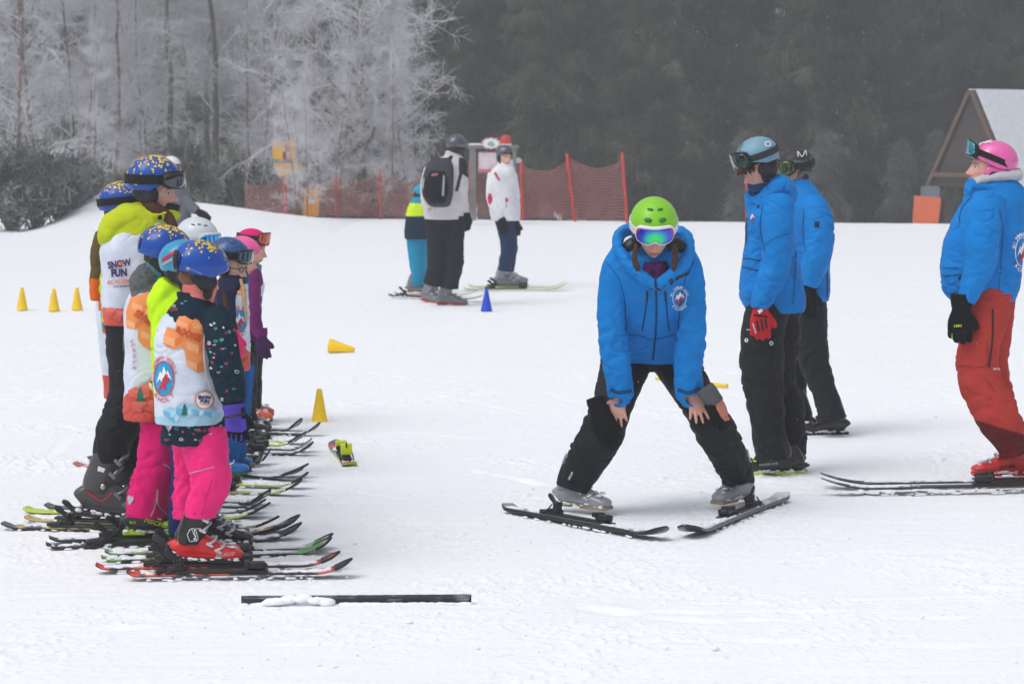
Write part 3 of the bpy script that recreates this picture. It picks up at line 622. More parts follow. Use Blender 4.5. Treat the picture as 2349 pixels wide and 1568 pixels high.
def hand_parts(o, d, n, s=1., side=1, curl=(.3, .35, .4, .45), spread=.1, fat=1., thumb=.7):
    d = Vector(d).normalized(); n = Vector(n); n = (n - d * n.dot(d)).normalized(); x = d.cross(n) * side; Bm = Matrix((x, d, n)).transposed(); out = []
    T = lambda p: Bm @ (Vector(p) * s) + Vector(o)
    f = fat
    g = loft([T(p) for p in [(0, -.03, 0), (0, .0, 0), (.002, .04, 0), (.002, .085, 0), (0, .1, -.002)]], [a * s * (1 + (f - 1) * .5) for a in (.027, .030, .040, .041, .034)], [a * s * f for a in (.02, .019, .017, .014, .009)], n=12, seg=18, side=n, sq=2.5); out.append(g)
    for k, (bx, by, L) in enumerate([(.031, .086, .074), (.0105, .092, .082), (-.0105, .09, .077), (-.030, .082, .060)]):
        p = Vector((bx * (1 + (f - 1) * .25), by, 0)); a = 0; sp = (bx / .03) * spread; pts = [Vector((bx * .9, by - .025, -.002)), p.copy()]; c = curl[k]
        for fr_ in (.46, .30, .24):
            a += c * (1 if len(pts) > 2 else .8); q = Vector((math.sin(sp) * math.cos(a), math.cos(sp) * math.cos(a), -math.sin(a))); p = p + q * L * fr_; pts.append(p.copy())
        r = .0088 * f; out.append(loft([T(q) for q in pts], [r * 1.05 * s, r * 1.1 * s, r * s, r * .95 * s, r * .62 * s], [r * s, r * 1.08 * s, r * s, r * .9 * s, r * .6 * s], n=14, seg=10))
    q0 = Vector((.018, .008, -.004)); q1 = Vector((.040, .035, -.010)); q2 = q1 + Vector((math.sin(thumb), math.cos(thumb), -.3)) * .034; q3 = q2 + Vector((math.sin(thumb * .6), math.cos(thumb * .6), -.35)) * .026
    r = .0115 * f; out.append(loft([T(q) for q in (q0, q1, q2, q3)], [r * 1.2 * s, r * 1.1 * s, r * s, r * .6 * s], [r * 1.2 * s, r * s, r * .9 * s, r * .55 * s], n=12, seg=10)); return out
def glove(person, o, d, n, s=1., side=1, mat=blk, fat=1.5, curl=(.35, .4, .42, .45), name='glove', cuff=None, **k):
    V, Fc, _ = fuse(hand_parts(o, d, n, s, side, curl, fat=fat, **k), .0042 * max(s, .9), 2); g = mesh(name, V, Fc, mat, person)
    if cuff:
        dd = Vector(d).normalized(); o_ = Vector(o); mesh('cuff', *loft([o_ - dd * .075 * s, o_ - dd * .04 * s, o_ + dd * .0 * s, o_ + dd * .012 * s], [.052 * s, .050 * s, .040 * s, .036 * s], [.045 * s, .042 * s, .032 * s, .026 * s], seg=20, n=10, fold=.003, fs=60), cuff, g)
    return g
# ------------------------------------------------------------------ clothes
class Fig:
    def __init__(s, u, v, label, cat='person', group=None, skin=(228, 180, 160), hair=(70, 50, 40), Y=None):
        g = G(u, v); s.Y = Y or g.y; s.base = Vector((W(u, v, s.Y).x, s.Y, gz1(g.x, s.Y))); s.label = label; s.group = group; s.core = []; s.extra = []; s.skin = skin; s.hair = hair; s.bvh = {}
        s.mp = MP(s.Y); s.root = bpy.data.objects.new('person', None); C.objects.link(s.root); s.root.location = s.base; s.head = None
    def J(s, u, v, dy=0): return W(u, v, s.Y + dy)
    def rows(s, rows, ratio=.85, core=.72, **k):
        pts = [s.J(r[0], r[1], r[3] if len(r) > 3 else 0) for r in rows]; ra = [r[2] * s.mp for r in rows]; rb = [(r[4] * s.mp if len(r) > 4 else r[2] * s.mp * ratio) for r in rows]
        if core: s.core.append(loft(pts, [a * core for a in ra], [b * core for b in rb], n=14, seg=12, horiz=k.get('horiz', False)))
        return loft(pts, ra, rb, **k)
    def cloth(s, name, parts, mat, vox=.009, smooth=1, wr=.004, colf=None, label=None, seed=0, parent=None):
        V, Fc, N = fuse(parts, vox, smooth)
        NO = noise.noise; dl = []
        for v in V:
            x, y, z = v; wx = NO(Vector((x * 5, y * 5, z * 5 + seed))) * .09; z2 = z + wx
            n1 = NO(Vector((x * 7 + seed, y * 7, z2 * 17))); n2 = NO(Vector((x * 13, y * 13 + seed, z2 * 26 + 5))); n3 = NO(Vector((x * 4, y * 4, z * 4 + 9 + seed)))
            m1 = max(0, n3 + .35) * 1.5
            dl.append((-(max(0, 1 - 6.5 * abs(n1)) ** 1.3) * 1.1 + n1 * .35) * m1 - (max(0, 1 - 5 * abs(n2)) ** 1.5) * .45 * m1 + n3 * .5)
        d = np.array(dl)[:, None]
        V = V + N * d * wr
        col = None
        if colf: col = [lin(colf(*px(v))) for v in V]
        o = mesh(name, V, Fc, mat, parent or s.root, col=col)
        s.bvh[name] = BVHTree.FromPolygons([Vector(v) for v in V], [tuple(f) for f in Fc]) 
        if label: o['label'] = label
        return o
    def finish(s, neck=None):
        V, Fc, _ = fuse(s.core + s.extra, .012 if not s.extra else .006, 1); V = [tuple(v) for v in V]; Fc = [tuple(f) for f in Fc]; col = [lin(s.skin)] * len(V)
        if s.head:
            hV, hF, hc = s.head; n = len(V); V += [tuple(v) for v in hV]; Fc += [tuple(i + n for i in f) for f in hF]; col = col + [tuple(c) for c in hc]
        b = mesh('person', V, Fc, M('skin', attr=True, rough=.55, sss=.2, var=.09, vscale=45, bump=.25, bscale=260), org=s.base, col=col)
        for ch in list(s.root.children): ch.parent = b
        bpy.data.objects.remove(s.root); s.root = b; b.name = 'person'; tag(b, s.label, 'person', s.group); return b
def px(v):
    d = Vector(v) - CAM; z = d.dot(_f); return (CX + d.x / z * F, CY - d.dot(_u) / z * F)
# ------------------------------------------------------------------ markings laid on a surface
def hit(bvhs, u, v, off=.003):
    d = ray(u, v).normalized(); best = None
    for b in bvhs:
        h = b.ray_cast(CAM, d)
        if h[0] is not None and (best is None or h[3] < best[3]): best = h
    if best is None: return None
    n = best[1]
    if n.dot(d) > 0: n = -n
    return best[0] + n * off - d * off * .3
def lay(name, V2, Fc, bvhs, mat, parent, off=.003, Dmax=.12):
    P = [hit(bvhs, *v, off) for v in V2]
    out = [f for f in Fc if all(P[i] is not None for i in f) and max(P[i].y for i in f) - min(P[i].y for i in f) < Dmax]
    use = sorted({i for f in out for i in f}); mp = {k: i for i, k in enumerate(use)}
    if not out: print('LAY miss', name); return None
    return mesh(name, [P[i] for i in use], [tuple(mp[i] for i in f) for f in out], mat, parent)
def tess(poly, g=5):
    xs = [p[0] for p in poly]; ys = [p[1] for p in poly]; n = len(poly)
    P = []
    for i in range(n):
        a, b = poly[i], poly[(i + 1) % n]; L = math.hypot(b[0] - a[0], b[1] - a[1]); k = max(1, int(L / g))
        for q in range(k): P.append((a[0] + (b[0] - a[0]) * q / k, a[1] + (b[1] - a[1]) * q / k))
    m = len(P); E = [(i, (i + 1) % m) for i in range(m)]; pts = [Vector(p) for p in P]
    x = min(xs) + g / 2
    while x < max(xs):
        y = min(ys) + g / 2
        while y < max(ys): pts.append(Vector((x, y))); y += g
        x += g
    V, _, Fc, *_r = delaunay_2d_cdt(pts, E, [tuple(range(m))], 1, 1e-4)
    return [tuple(v) for v in V], [tuple(f) for f in Fc]
def decal(name, poly, bvhs, mat, parent, off=.003, g=5, **k):
    V, Fc = tess(poly, g); return lay(name, V, Fc, bvhs, mat, parent, off, **k)
def decals(name, polys, bvhs, mat, parent, off=.003, g=5, **k):
    VV = []; FF = []
    for p in polys:
        V, Fc = tess(p, g); FF += [tuple(i + len(VV) for i in f) for f in Fc]; VV += V
    return lay(name, VV, FF, bvhs, mat, parent, off, **k)
def stroke(pts, w, n=None):
    P = cat(np.array(pts, float), 2, n or max(6, len(pts) * 5)); out = []; L = []; R_ = []
    for i in range(len(P)):
        t = P[min(i + 1, len(P) - 1)] - P[max(i - 1, 0)]; t = t / (np.linalg.norm(t) + 1e-9); nn = np.array([-t[1], t[0]]) * w / 2; L.append(tuple(P[i] + nn)); R_.append(tuple(P[i] - nn))
    V = L + R_; m = len(P); return V, [(i, i + 1, m + i + 1, m + i) for i in range(m - 1)]
def strokes(name, lines, w, bvhs, mat, parent, off=.003, **k):
    for l in lines:
        V, Fc = stroke(l, w); o = lay(name, V, Fc, bvhs, mat, parent, off, **k)
    return o
_tx = {}
def text2d(s, bold=0):
    if (s, bold) in _tx: return _tx[(s, bold)]
    cu = bpy.data.curves.new('t', 'FONT'); cu.body = s; cu.size = 1; cu.offset = bold; cu.resolution_u = 3; o = bpy.data.objects.new('t', cu); C.objects.link(o)
    dg = bpy.context.evaluated_depsgraph_get(); me = bpy.data.meshes.new_from_object(o.evaluated_get(dg)); bm = bmesh.new(); bm.from_mesh(me); bmesh.ops.remove_doubles(bm, verts=bm.verts[:], dist=1e-4)
    bmesh.ops.triangulate(bm, faces=bm.faces[:])
    for _ in range(2):
        es = [e for e in bm.edges if e.calc_length() > .3]
        if es: bmesh.ops.subdivide_edges(bm, edges=es, cuts=1); bmesh.ops.triangulate(bm, faces=bm.faces[:])
    V = [(v.co.x, v.co.y) for v in bm.verts]; Fc = [tuple(v.index for v in f.verts) for f in bm.faces]; bm.free(); bpy.data.objects.remove(o); bpy.data.meshes.remove(me); bpy.data.curves.remove(cu)
    x0 = min(v[0] for v in V); x1 = max(v[0] for v in V); V = [((v[0] - x0), v[1]) for v in V]; _tx[(s, bold)] = (V, Fc, x1 - x0); return _tx[(s, bold)]
def text(s, p, q, h, bvhs, mat, parent, bold=.02, shear=0, name='lettering', off=.0045, **k):
    """baseline from photo pixel p to q, cap height h pixels (upright = 90deg left of the baseline)"""
    V, Fc, wd = text2d(s, bold); dx, dy = q[0] - p[0], q[1] - p[1]; L = math.hypot(dx, dy); ex = (dx / L, dy / L); ey = (ex[1], -ex[0]); sy = h / .7
    P = [(p[0] + ex[0] * (x / wd * L + shear * y * sy) + ey[0] * y * sy, p[1] + ex[1] * (x / wd * L + shear * y * sy) + ey[1] * y * sy) for x, y in V]
    return lay(name, P, Fc, bvhs, mat, parent, off, **k)
def arctext(s, cx, cy, rx, ry, a0, a1, h, bvhs, mat, parent, flip=False, off=.0045, rot=0):
    """letters round an ellipse; angles in degrees clockwise from the top"""
    VV = []; FF = []
    for i, ch in enumerate(s):
        if ch == ' ': continue
        a = math.radians(a0 + (a1 - a0) * (i + .5) / len(s)); V, Fc, wd = text2d(ch, .01); sy = h / .7
        x, y = cx + rx * math.sin(a), cy - ry * math.cos(a); up = Vector((math.sin(a), -math.cos(a))) * (-1 if flip else 1); ex = Vector((-up.y, up.x))
        if rot: pass
        for (px_, py_) in V: VV.append((x + ex.x * (px_ - wd / 2) * sy + up.x * (py_ - .35) * sy, y + ex.y * (px_ - wd / 2) * sy + up.y * (py_ - .35) * sy))
        FF += [tuple(k + len(VV) - len(V) for k in f) for f in Fc]
    return lay('lettering', VV, FF, bvhs, mat, parent, off)
def mbvh(o):
    """BVH of an object in world space"""
    mw = o.matrix_basis.copy(); p = o
    while p.parent: p = p.parent; mw = p.matrix_basis @ mw
    return BVHTree.FromPolygons([mw @ v.co for v in o.data.vertices], [tuple(f.vertices) for f in o.data.polygons])
# ------------------------------------------------------------------ fabrics
def fab(name, col=(128, 128, 128), **k):
    d = dict(rough=.8, bump=.3, bscale=300, var=.07, vscale=9, spec=.12); d.update(k); return M(name, col, **d)
blue = fab('shell_fabric_blue', (0, 127, 208), rough=.6); pblk = fab('shell_fabric_black', (21, 22, 27), spec=.25, rough=.65); gblk = fab('glove_black', (18, 19, 22), bscale=120)
blue_d = fab('zip_tape_blue', (8, 72, 120)); darkz = M('zip_black', (15, 17, 22), .5); white_p = M('white_print', (236, 238, 240), .6); red_p = M('red_print', (205, 40, 48), .6); blk_p = M('black_print', (18, 20, 26), .6)
skinA = (222, 168, 150)
seedn = [0]
def sd():
    seedn[0] += 1; return seedn[0]
def sleeve(f, rows, **k):
    d = dict(fold=.0085, fs=44, seed=sd(), ratio=.95, seg=32, skew=2.6, fmask=lambda t: .25 + .75 * math.exp(-((t - .6) / .2) ** 2)); d.update(k); return f.rows(rows, **d)
def leg(f, rows, **k):
    d = dict(fold=.010, fs=30, seed=sd(), ratio=1.0, seg=34, skew=2.8, core=.6, fmask=lambda t: .35 + .65 * math.exp(-((t - .55) / .22) ** 2) + .4 * max(0, t - .85) * 5); d.update(k); return f.rows(rows, **d)
def torso(f, rows, **k):
    d = dict(horiz=True, fold=.004, fs=13, seed=sd(), seg=48, sq=2.4, skew=3); d.update(k); return f.rows(rows, **d)
def hood(f, u, v, w, h, dy=.0, th=15, tiltd=.0, n=11, d=None, open_=None):
    """thick collar/hood ring, centre (u,v), half width w, half height h (px)"""
    pts = []; 
    for i in range(n):
        a = 2 * PI * i / (n - 1); pts.append(f.J(u + w * math.sin(a), v - h * math.cos(a), dy + math.cos(a) * (d or w * f.mp) + .0))
    t = th * f.mp; return loft(pts, [t] * n, [t] * n, seg=16, fold=.004, fs=40, seed=sd(), n=50)
def emblem(f, cx, cy, s, bv, par, ring=True, words=('SKI  SNOWBOARD  SCHULE', 'KIRCHBERG'), disc=None, txtm=None, sx=.78, sky_=(25, 130, 200)):
    """oval crest: white mountain, red skier; s = half height px"""
    tm = txtm or white_p
    E = lambda r, n=28: [(cx + r * s * sx * math.cos(2 * PI * i / n), cy + r * s * math.sin(2 * PI * i / n)) for i in range(n)]
    if disc: decal('crest_disc', E(1), bv, disc, par, .003, g=max(3, s / 6))
    mt = [(-.75, .25), (-.35, -.45), (-.2, -.3), (0, -.72), (.25, -.35), (.4, -.5), (.8, .05), (.45, -.1), (.3, .15), (.05, -.15), (-.2, .2), (-.4, .0)]
    decal('crest_mountain', [(cx + x * s * sx, cy + y * s) for x, y in mt], bv, white_p, par, .0045, g=max(2, s / 6))
    sk = [(.2, -.3), (.42, -.22), (.4, 0), (.62, .1), (.55, .22), (.25, .15), (.12, .35), (.3, .6), (.1, .66), (-.15, .5), (-.5, .72), (-.6, .62), (-.2, .3), (-.1, .0), (.05, -.1)]
    decal('crest_skier', [(cx + x * s * sx, cy + y * s) for x, y in sk], bv, red_p, par, .006, g=max(2, s / 6))
    if ring: 
        P = E(1.0, 40); P.append(P[0]); V, Fc = stroke(P, max(1.2, s * .05), 80); lay('crest_ring', V, Fc, bv, tm, par, .005)
    if words:
        arctext(words[0], cx, cy, s * sx * 1.25, s * 1.22, -80, 80, s * .2, bv, tm, par); arctext(words[1][::-1] if False else words[1], cx, cy, s * sx * 1.25, s * 1.25, 250 - 20, 130, s * .24, bv, tm, par, flip=True)
# ================================================================== main instructor (bending, facing the camera)
f = Fig(1505, 1178, 'instructor in bright blue jacket and lime green helmet bending forward with hands on knees', skin=skinA, hair=(74, 48, 40)); A = f
jk = [torso(f, [(1497, 562, 60, -.16, 50), (1497, 592, 92, -.17, 64), (1496, 640, 103, -.14, 72), (1496, 710, 98, -.05, 74), (1495, 770, 90, .06, 72), (1494, 810, 96, .15, 74), (1494, 829, 92, .19, 74)], fold=.005, fs=18),
      sleeve(f, [(1438, 582, 36, -.16), (1412, 622, 33, -.19), (1403, 690, 32, -.20), (1404, 760, 33, -.19), (1414, 830, 31, -.19), (1425, 902, 30, -.17), (1426, 910, 28, -.17)], fold=.011),
      sleeve(f, [(1556, 582, 38, -.16), (1580, 622, 33, -.19), (1588, 690, 31, -.20), (1587, 760, 32, -.19), (1579, 830, 32, -.19), (1580, 898, 32, -.17), (1581, 906, 30, -.17)], fold=.011)]
# hood lying open round the neck
hp = [(1508, 655, -.42), (1470, 632, -.40), (1436, 598, -.32), (1418, 562, -.2), (1430, 532, -.06), (1500, 520, .02), (1564, 534, -.06), (1582, 564, -.2), (1572, 600, -.32), (1540, 630, -.40), (1508, 655, -.42)]
jk.append(loft([f.J(*p) for p in hp], [t * f.mp for t in (11, 13, 13, 12, 14, 16, 14, 12, 12, 13, 11)], [t * f.mp for t in (10, 14, 18, 20, 22, 22, 22, 18, 16, 13, 10)], n=90, seg=18, fold=.006, fs=40, seed=4))
o_j = f.cloth('jacket', jk, blue, .0066, 1, .008)
mesh('hood_lining', *loft([f.J(1432, 572, -.2), f.J(1452, 570, -.22), f.J(1500, 570, -.16), f.J(1550, 570, -.22), f.J(1570, 572, -.2)], [12 * f.mp, 27 * f.mp, 34 * f.mp, 27 * f.mp, 12 * f.mp], [14 * f.mp, 24 * f.mp, 18 * f.mp, 24 * f.mp, 14 * f.mp], n=16), M('lining_black', (16, 18, 26), .35, bump=.4, bscale=30), f.root)
tr = [leg(f, [(1440, 812, 62, .24), (1424, 870, 54, .12), (1405, 930, 46, -.04), (1385, 985, 50, -.10), (1352, 1045, 47, -.04), (1322, 1098, 42, .0), (1314, 1122, 42, .0)]),
      leg(f, [(1548, 812, 62, .24), (1568, 862, 50, .12), (1606, 925, 44, -.04), (1638, 985, 46, -.08), (1668, 1040, 42, .04), (1692, 1090, 38, .16), (1694, 1108, 37, .16)]),
      f.rows([(1494, 800, 86, .24, 60), (1494, 826, 80, .25, 62), (1494, 850, 40, .22, 40)], horiz=True)]
o_t = f.cloth('trousers', tr, pblk, .0072, 1, .009)
B = frame(0.0, .46, 0); hc = f.J(1500, 506, -.34)
child_nostrap = True
hm_ = helmet(f, hc, B, .128, M('helmet_lime', (128, 196, 38), .42, var=.02, coat=.15), ridges=0, rim=(.02, -.30, -.6), gog=dict(el=-.32, tilt=0, frame_=(232, 234, 232), strap=(225, 226, 228), hh=.043, out=1.14, aw=.86,
    lensmat=None, lens=(30, 90, 190)), cols=(10, 120, 60), vents=[(-.34, .62, .017, .010), (.34, .62, .017, .010), (-.36, 1.05, .014, .006), (.36, 1.05, .014, .006)]) if False else None
def mirror(a, b):
    r = math.sqrt((a * 1.08) ** 2 + (b * .5 + .18) ** 2); st = [(0, (60, 235, 110)), (.35, (10, 215, 130)), (.55, (0, 150, 200)), (.8, (20, 50, 215)), (1.02, (70, 40, 160)), (1.15, (220, 70, 40))]
    for (p0, c0), (p1, c1) in zip(st, st[1:]):
        if r <= p1: t = (r - p0) / (p1 - p0); return tuple(x + (y - x) * t for x, y in zip(c0, c1))
    return st[-1][1]
def H(f, *a, **k): return helmet(f.root, *a, **k)
# mirrored rainbow lens
lm = bpy.data.materials.new('rainbow_mirror_lens'); lm.use_nodes = True; nt = lm.node_tree; p = nt.nodes['Principled BSDF']; p.inputs['Metallic'].default_value = .35; p.inputs['Roughness'].default_value = .12; p.inputs['Coat Weight'].default_value = .6
at = nt.nodes.new('ShaderNodeAttribute'); at.attribute_name = 'col'; nt.links.new(at.outputs['Color'], p.inputs['Base Color']); rp = nt.nodes.new('ShaderNodeValToRGB'); e = rp.color_ramp.elements
e[0].position = 0; e[0].color = (.02, .85, .35, 1); e[1].position = 1; e[1].color = (.9, .12, .05, 1)
for po, co in ((.12, (.01, .75, .35, 1)), (.3, (.0, .25, .62, 1)), (.55, (.02, .03, .5, 1)), (.8, (.06, .05, .4, 1))): x = e.new(po); x.color = co
_m['rainbow'] = lm
hl = H(f, hc, B, .136, M('helmet_lime', (132, 200, 36), .4, var=.02, coat=.15), ridges=0, rim=(.05, -.34, -.6), cols=(10, 125, 62),
       vents=[(-.36, .56, .020, .012), (.36, .56, .020, .012), (-.40, 1.02, .016, .008), (.40, 1.02, .016, .008)],
       gog=dict(el=-.10, frame_=(235, 236, 233), strap=(215, 216, 220), hh=.044, out=1.10, aw=.80, lensmat=lm, lcol=lambda a, b: mirror(a, b)))
f.head = head_mesh(hc + B @ Vector((0, .012, -.062)), B, 1.02, skinA, (74, 48, 40))
hair = fab('hair_brown', (78, 50, 38), rough=.5, bump=.6, bscale=90, sheen=0)
def tuft(f, pts, w, mat, name='hair'):
    return mesh(name, *loft([f.J(*p) for p in pts], [x * f.mp for x in w], [x * f.mp * .6 for x in w], n=24, seg=10, fold=.003, fs=90, seed=sd()), mat, f.root)
tuft(f, [(1460, 560, -.40), (1456, 590, -.42), (1462, 615, -.42), (1466, 638, -.4)], [5, 6, 5, 2], hair); tuft(f, [(1545, 560, -.40), (1550, 590, -.42), (1546, 615, -.42), (1540, 636, -.4)], [5, 6, 5, 2], hair)
mesh('neck_gaiter', *loft([f.J(1503, 600, -.30), f.J(1504, 616, -.30), f.J(1505, 636, -.27), f.J(1504, 660, -.2)], [26 * f.mp, 31 * f.mp, 30 * f.mp, 22 * f.mp], [24 * f.mp, 28 * f.mp, 26 * f.mp, 24 * f.mp], fold=.006, fs=60, seg=30, seed=3), fab('gaiter_purple', (92, 34, 100), var=.5, vscale=30), f.root)
# hands on the knees
f.extra += hand_parts(f.J(1418, 905, -.165), (-.02, -.30, -1), (-.15, -1, .3), 1.0, 1, (.06, .14, .2, .26), spread=.26, thumb=.9)
f.extra += hand_parts(f.J(1588, 898, -.165), (.26, -.30, -1), (.15, -1, .3), 1.0, -1, (.06, .14, .2, .26), spread=.26, thumb=.9)
f.extra.append(f.rows([(1420, 872, 13, -.17), (1419, 905, 14, -.165)], core=0)); f.extra.append(f.rows([(1580, 868, 13, -.17), (1587, 898, 14, -.165)], core=0))
g1 = glove(f.root, f.J(1377, 945, -.22), (.34, -.1, -1), (-.5, -.8, .1), 1.15, 1, gblk, fat=1.9, curl=(.25, .2, .2, .25), cuff=None); mesh('cuff', *loft([f.J(1366, 912, -.2), f.J(1371, 930, -.21), f.J(1379, 955, -.22)], [21 * f.mp, 21 * f.mp, 17 * f.mp], [18 * f.mp, 18 * f.mp, 14 * f.mp], fold=.004, fs=70), gblk, g1)
gp = fab('glove_salmon', (205, 128, 112)); gg = fab('glove_grey', (88, 90, 94))
g2 = glove(f.root, f.J(1632, 912, -.24), (.48, -.1, -1), (.7, -.7, .3), 1.02, -1, gblk, fat=1.8, curl=(.2, .2, .2, .25)); mesh('cuff', *loft([f.J(1617, 888, -.26), f.J(1628, 905, -.26), f.J(1642, 925, -.26)], [20 * f.mp, 22 * f.mp, 19 * f.mp], [14 * f.mp] * 3, fold=.004, fs=70), gg, g2)
g2['label'] = 'grey and salmon glove hanging from the wrist'; gb = mbvh(g2)
decal('glove_panel', [(1637, 918), (1652, 912), (1665, 930), (1675, 950), (1672, 962), (1662, 966), (1654, 958), (1644, 940)], [gb], gp, g2, .004, g=3, Dmax=.3)
greyboot = boot_template((150, 156, 162), (128, 136, 144), (150, 130, 100), (200, 205, 212), 1)
put_boot(f.root, greyboot, 1316, 1176, -.62, 1.0, .035, label=None); put_boot(f.root, greyboot, 1694, 1160, -2.22, .98, .035)
adult = f; bA = f.bvh['jacket']
I1 = f.finish()
jb = [bA]
jo = [c for c in I1.children if c.name.startswith('jacket')][0]
strokes('front_zip', [[(1504, 650), (1506, 700), (1504, 760), (1500, 800), (1498, 825)]], 5, jb, blue_d, jo); strokes('zip_pull', [[(1503, 633), (1505, 672)]], 4, jb, darkz, jo, .005)
strokes('pocket_zip', [[(1485, 668), (1484, 690)], [(1526, 668), (1527, 690)]], 4.5, jb, darkz, jo, .005); strokes('pocket_seam', [[(1484, 690), (1479, 725), (1473, 758)], [(1528, 690), (1531, 725), (1535, 758)]], 3.6, jb, blue_d, jo)
strokes('seam', [[(1390, 600), (1420, 640), (1432, 690), (1436, 760)], [(1592, 600), (1572, 640), (1562, 690), (1556, 760)], [(1412, 770), (1460, 768), (1500, 778), (1550, 766)]], 1.6, jb, blue_d, jo)
text('ziener', (1548, 643), (1583, 627), 8.5, jb, blk_p, jo, .04, .25); decal('logo_mark', [(1533, 646), (1540, 638), (1546, 642), (1541, 653), (1536, 652)], jb, blk_p, jo, .0045, g=3)
emblem(f, 1559, 683, 21, jb, jo)
strokes('cuff_strap', [[(1400, 893), (1420, 900), (1448, 896)], [(1556, 893), (1580, 900), (1606, 890)]], 8, jb, blue_d, jo)
tb = f.bvh['trousers']; to = [c for c in I1.children if c.name.startswith('trousers')][0]
text('16K|16K', (1307, 1100), (1316, 1082), 4.5, [tb], white_p, to)
strokes('seam', [[(1310, 1110), (1330, 1060), (1352, 1010)], [(1722, 1095), (1700, 1040), (1678, 985)]], 1.6, [tb], M('seam_dark', (8, 8, 10), .8), to)
decal('strap_logo', [(1447, 523), (1452, 530), (1450, 545), (1446, 538)], [mbvh(o) for o in [hl]], white_p, hl)
ski((1163, 1166), (1526, 1216), .055, w=.105, base=(28, 28, 31), top=(150, 152, 158), edge=None, label='dark ski under the bending instructor, its tail to the photo left', group='skis of the bending instructor', bind=.47, bcol=(30, 31, 34), roll=-.10, seed=1, th=.02, lift=.012)
ski((1797, 1140), (1572, 1212), .055, w=.105, base=(28, 28, 31), top=(226, 229, 234), label='dark ski under the bending instructor, its tail towards the men in black trousers', group='skis of the bending instructor', bind=.47, bcol=(30, 31, 34), roll=.10, seed=2, th=.02, lift=.012)
# ================================================================== pale blue helmet instructor, facing left
f = Fig(1775, 1085, 'young man in blue jacket, black trousers and pale blue helmet looking down to the left', skin=(222, 170, 150), hair=(70, 45, 35))
jk = [torso(f, [(1766, 450, 30, 0, 42), (1768, 468, 46, 0, 64), (1766, 500, 54, 0, 74), (1766, 560, 57, 0, 70), (1768, 620, 68, 0, 68), (1771, 675, 75, 0, 70), (1778, 705, 68, 0, 68), (1780, 715, 62, 0, 64)]),
      sleeve(f, [(1785, 455, 34, -.12), (1786, 492, 38, -.16), (1784, 550, 34, -.2), (1779, 612, 33, -.2), (1762, 655, 30, -.22), (1746, 696, 22, -.24), (1744, 704, 20, -.24)]),
      sleeve(f, [(1750, 470, 30, .14), (1740, 550, 28, .2), (1735, 620, 28, .2), (1725, 700, 22, .15)]),
      f.rows([(1724, 466, 12, 0, 40), (1752, 452, 20, 0, 50), (1784, 432, 32, 0, 52), (1802, 442, 28, 0, 46), (1808, 470, 18, 0, 36)], core=0, fold=.006, fs=40, seed=8),
      f.rows([(1718, 448, 8, -.02, 34), (1722, 470, 14, 0, 40), (1735, 490, 20, 0, 50)], core=0)]
f.cloth('jacket', jk, blue, .0068, 1, .008, seed=5)
tr = [leg(f, [(1764, 700, 50, -.05), (1750, 760, 50, -.08), (1748, 830, 50, -.1), (1750, 880, 46, -.1), (1757, 925, 41, -.12), (1762, 980, 38, -.1), (1768, 1030, 38, -.1), (1769, 1052, 38, -.1)], fold=.013, fs=26),
      leg(f, [(1790, 700, 50, .1), (1795, 780, 42, .12), (1790, 850, 34, .14), (1806, 920, 34, .14), (1816, 980, 31, .12), (1821, 1045, 29, .12), (1822, 1056, 29, .12)], fold=.013, fs=26)]
f.cloth('trousers', tr, pblk, .0072, 1, .009, seed=3)
B = frame(-1.25, .38, 0); hc = f.J(1737, 358, -.02)
hl = H(f, hc, B, .128, M('helmet_sky', (116, 158, 178), .45, var=.02), ridges=0, rim=(.16, -.30, -.52), vents=[(-.12 + .11 * (i % 4) - .1, .75 + .11 * (i // 4), .0035, .003) for i in range(16)], cols=(60, 100, 120), gog=dict(el=.16, tilt=-.1, frame_=(22, 23, 26), strap=(52, 54, 60), hh=.050, out=1.17, aw=.85, lens=(40, 70, 62)))
f.head = head_mesh(hc + B @ Vector((0, .0, -.078)), B, 1.04, (222, 170, 150), (70, 45, 35))
for i, (u, v, u2, v2) in enumerate([(1700, 388, 1703, 402), (1708, 386, 1712, 402), (1717, 384, 1722, 398), (1726, 383, 1730, 394), (1695, 392, 1694, 403)]): tuft(f, [(u, v - 4, -.10), ((u + u2) / 2, (v + v2) / 2, -.115), (u2, v2, -.11)], [4, 4, 1], hair)
mesh('neck', *loft([f.J(1738, 400, .0), f.J(1745, 440, .0)], [26 * f.mp, 28 * f.mp], [26 * f.mp, 28 * f.mp], seg=20), M('inner_collar', (10, 60, 110), .8), f.root).name = 'inner_collar'
gr = fab('glove_red', (205, 38, 45)); g1 = glove(f.root, f.J(1745, 712, -.24), (-.02, .0, -1), (-.15, -1, 0), 1.12, -1, gr, fat=1.65, curl=(.5, .5, .5, .5)); gb = mbvh(g1); g1['label'] = 'red glove with black finger stripes'
strokes('glove_stripe', [[(1736, 735), (1742, 760)], [(1746, 732), (1751, 758)], [(1755, 730), (1759, 752)], [(1729, 722), (1760, 726)]], 4.5, [gb], blk_p, g1, .003, Dmax=.3); strokes('glove_piping', [[(1724, 712), (1735, 703), (1763, 706)]], 3, [gb], M('lime_print', (206, 232, 30), .6), g1, .004, Dmax=.3); decal('glove_patch', [(1738, 712), (1748, 706), (1750, 712), (1742, 720)], [gb], white_p, g1, .004, g=3, Dmax=.3)
text('reusch', (1726, 742), (1733, 764), 4.5, [gb], white_p, g1, Dmax=.3)
bb = boot_template((30, 32, 34), (34, 36, 38), (196, 226, 30), (60, 62, 66), 1)
put_boot(f.root, bb, 1776, 1087, PI + .05, 1.05); put_boot(f.root, bb, 1812, 1082, PI - .2, .9, zs=.55)
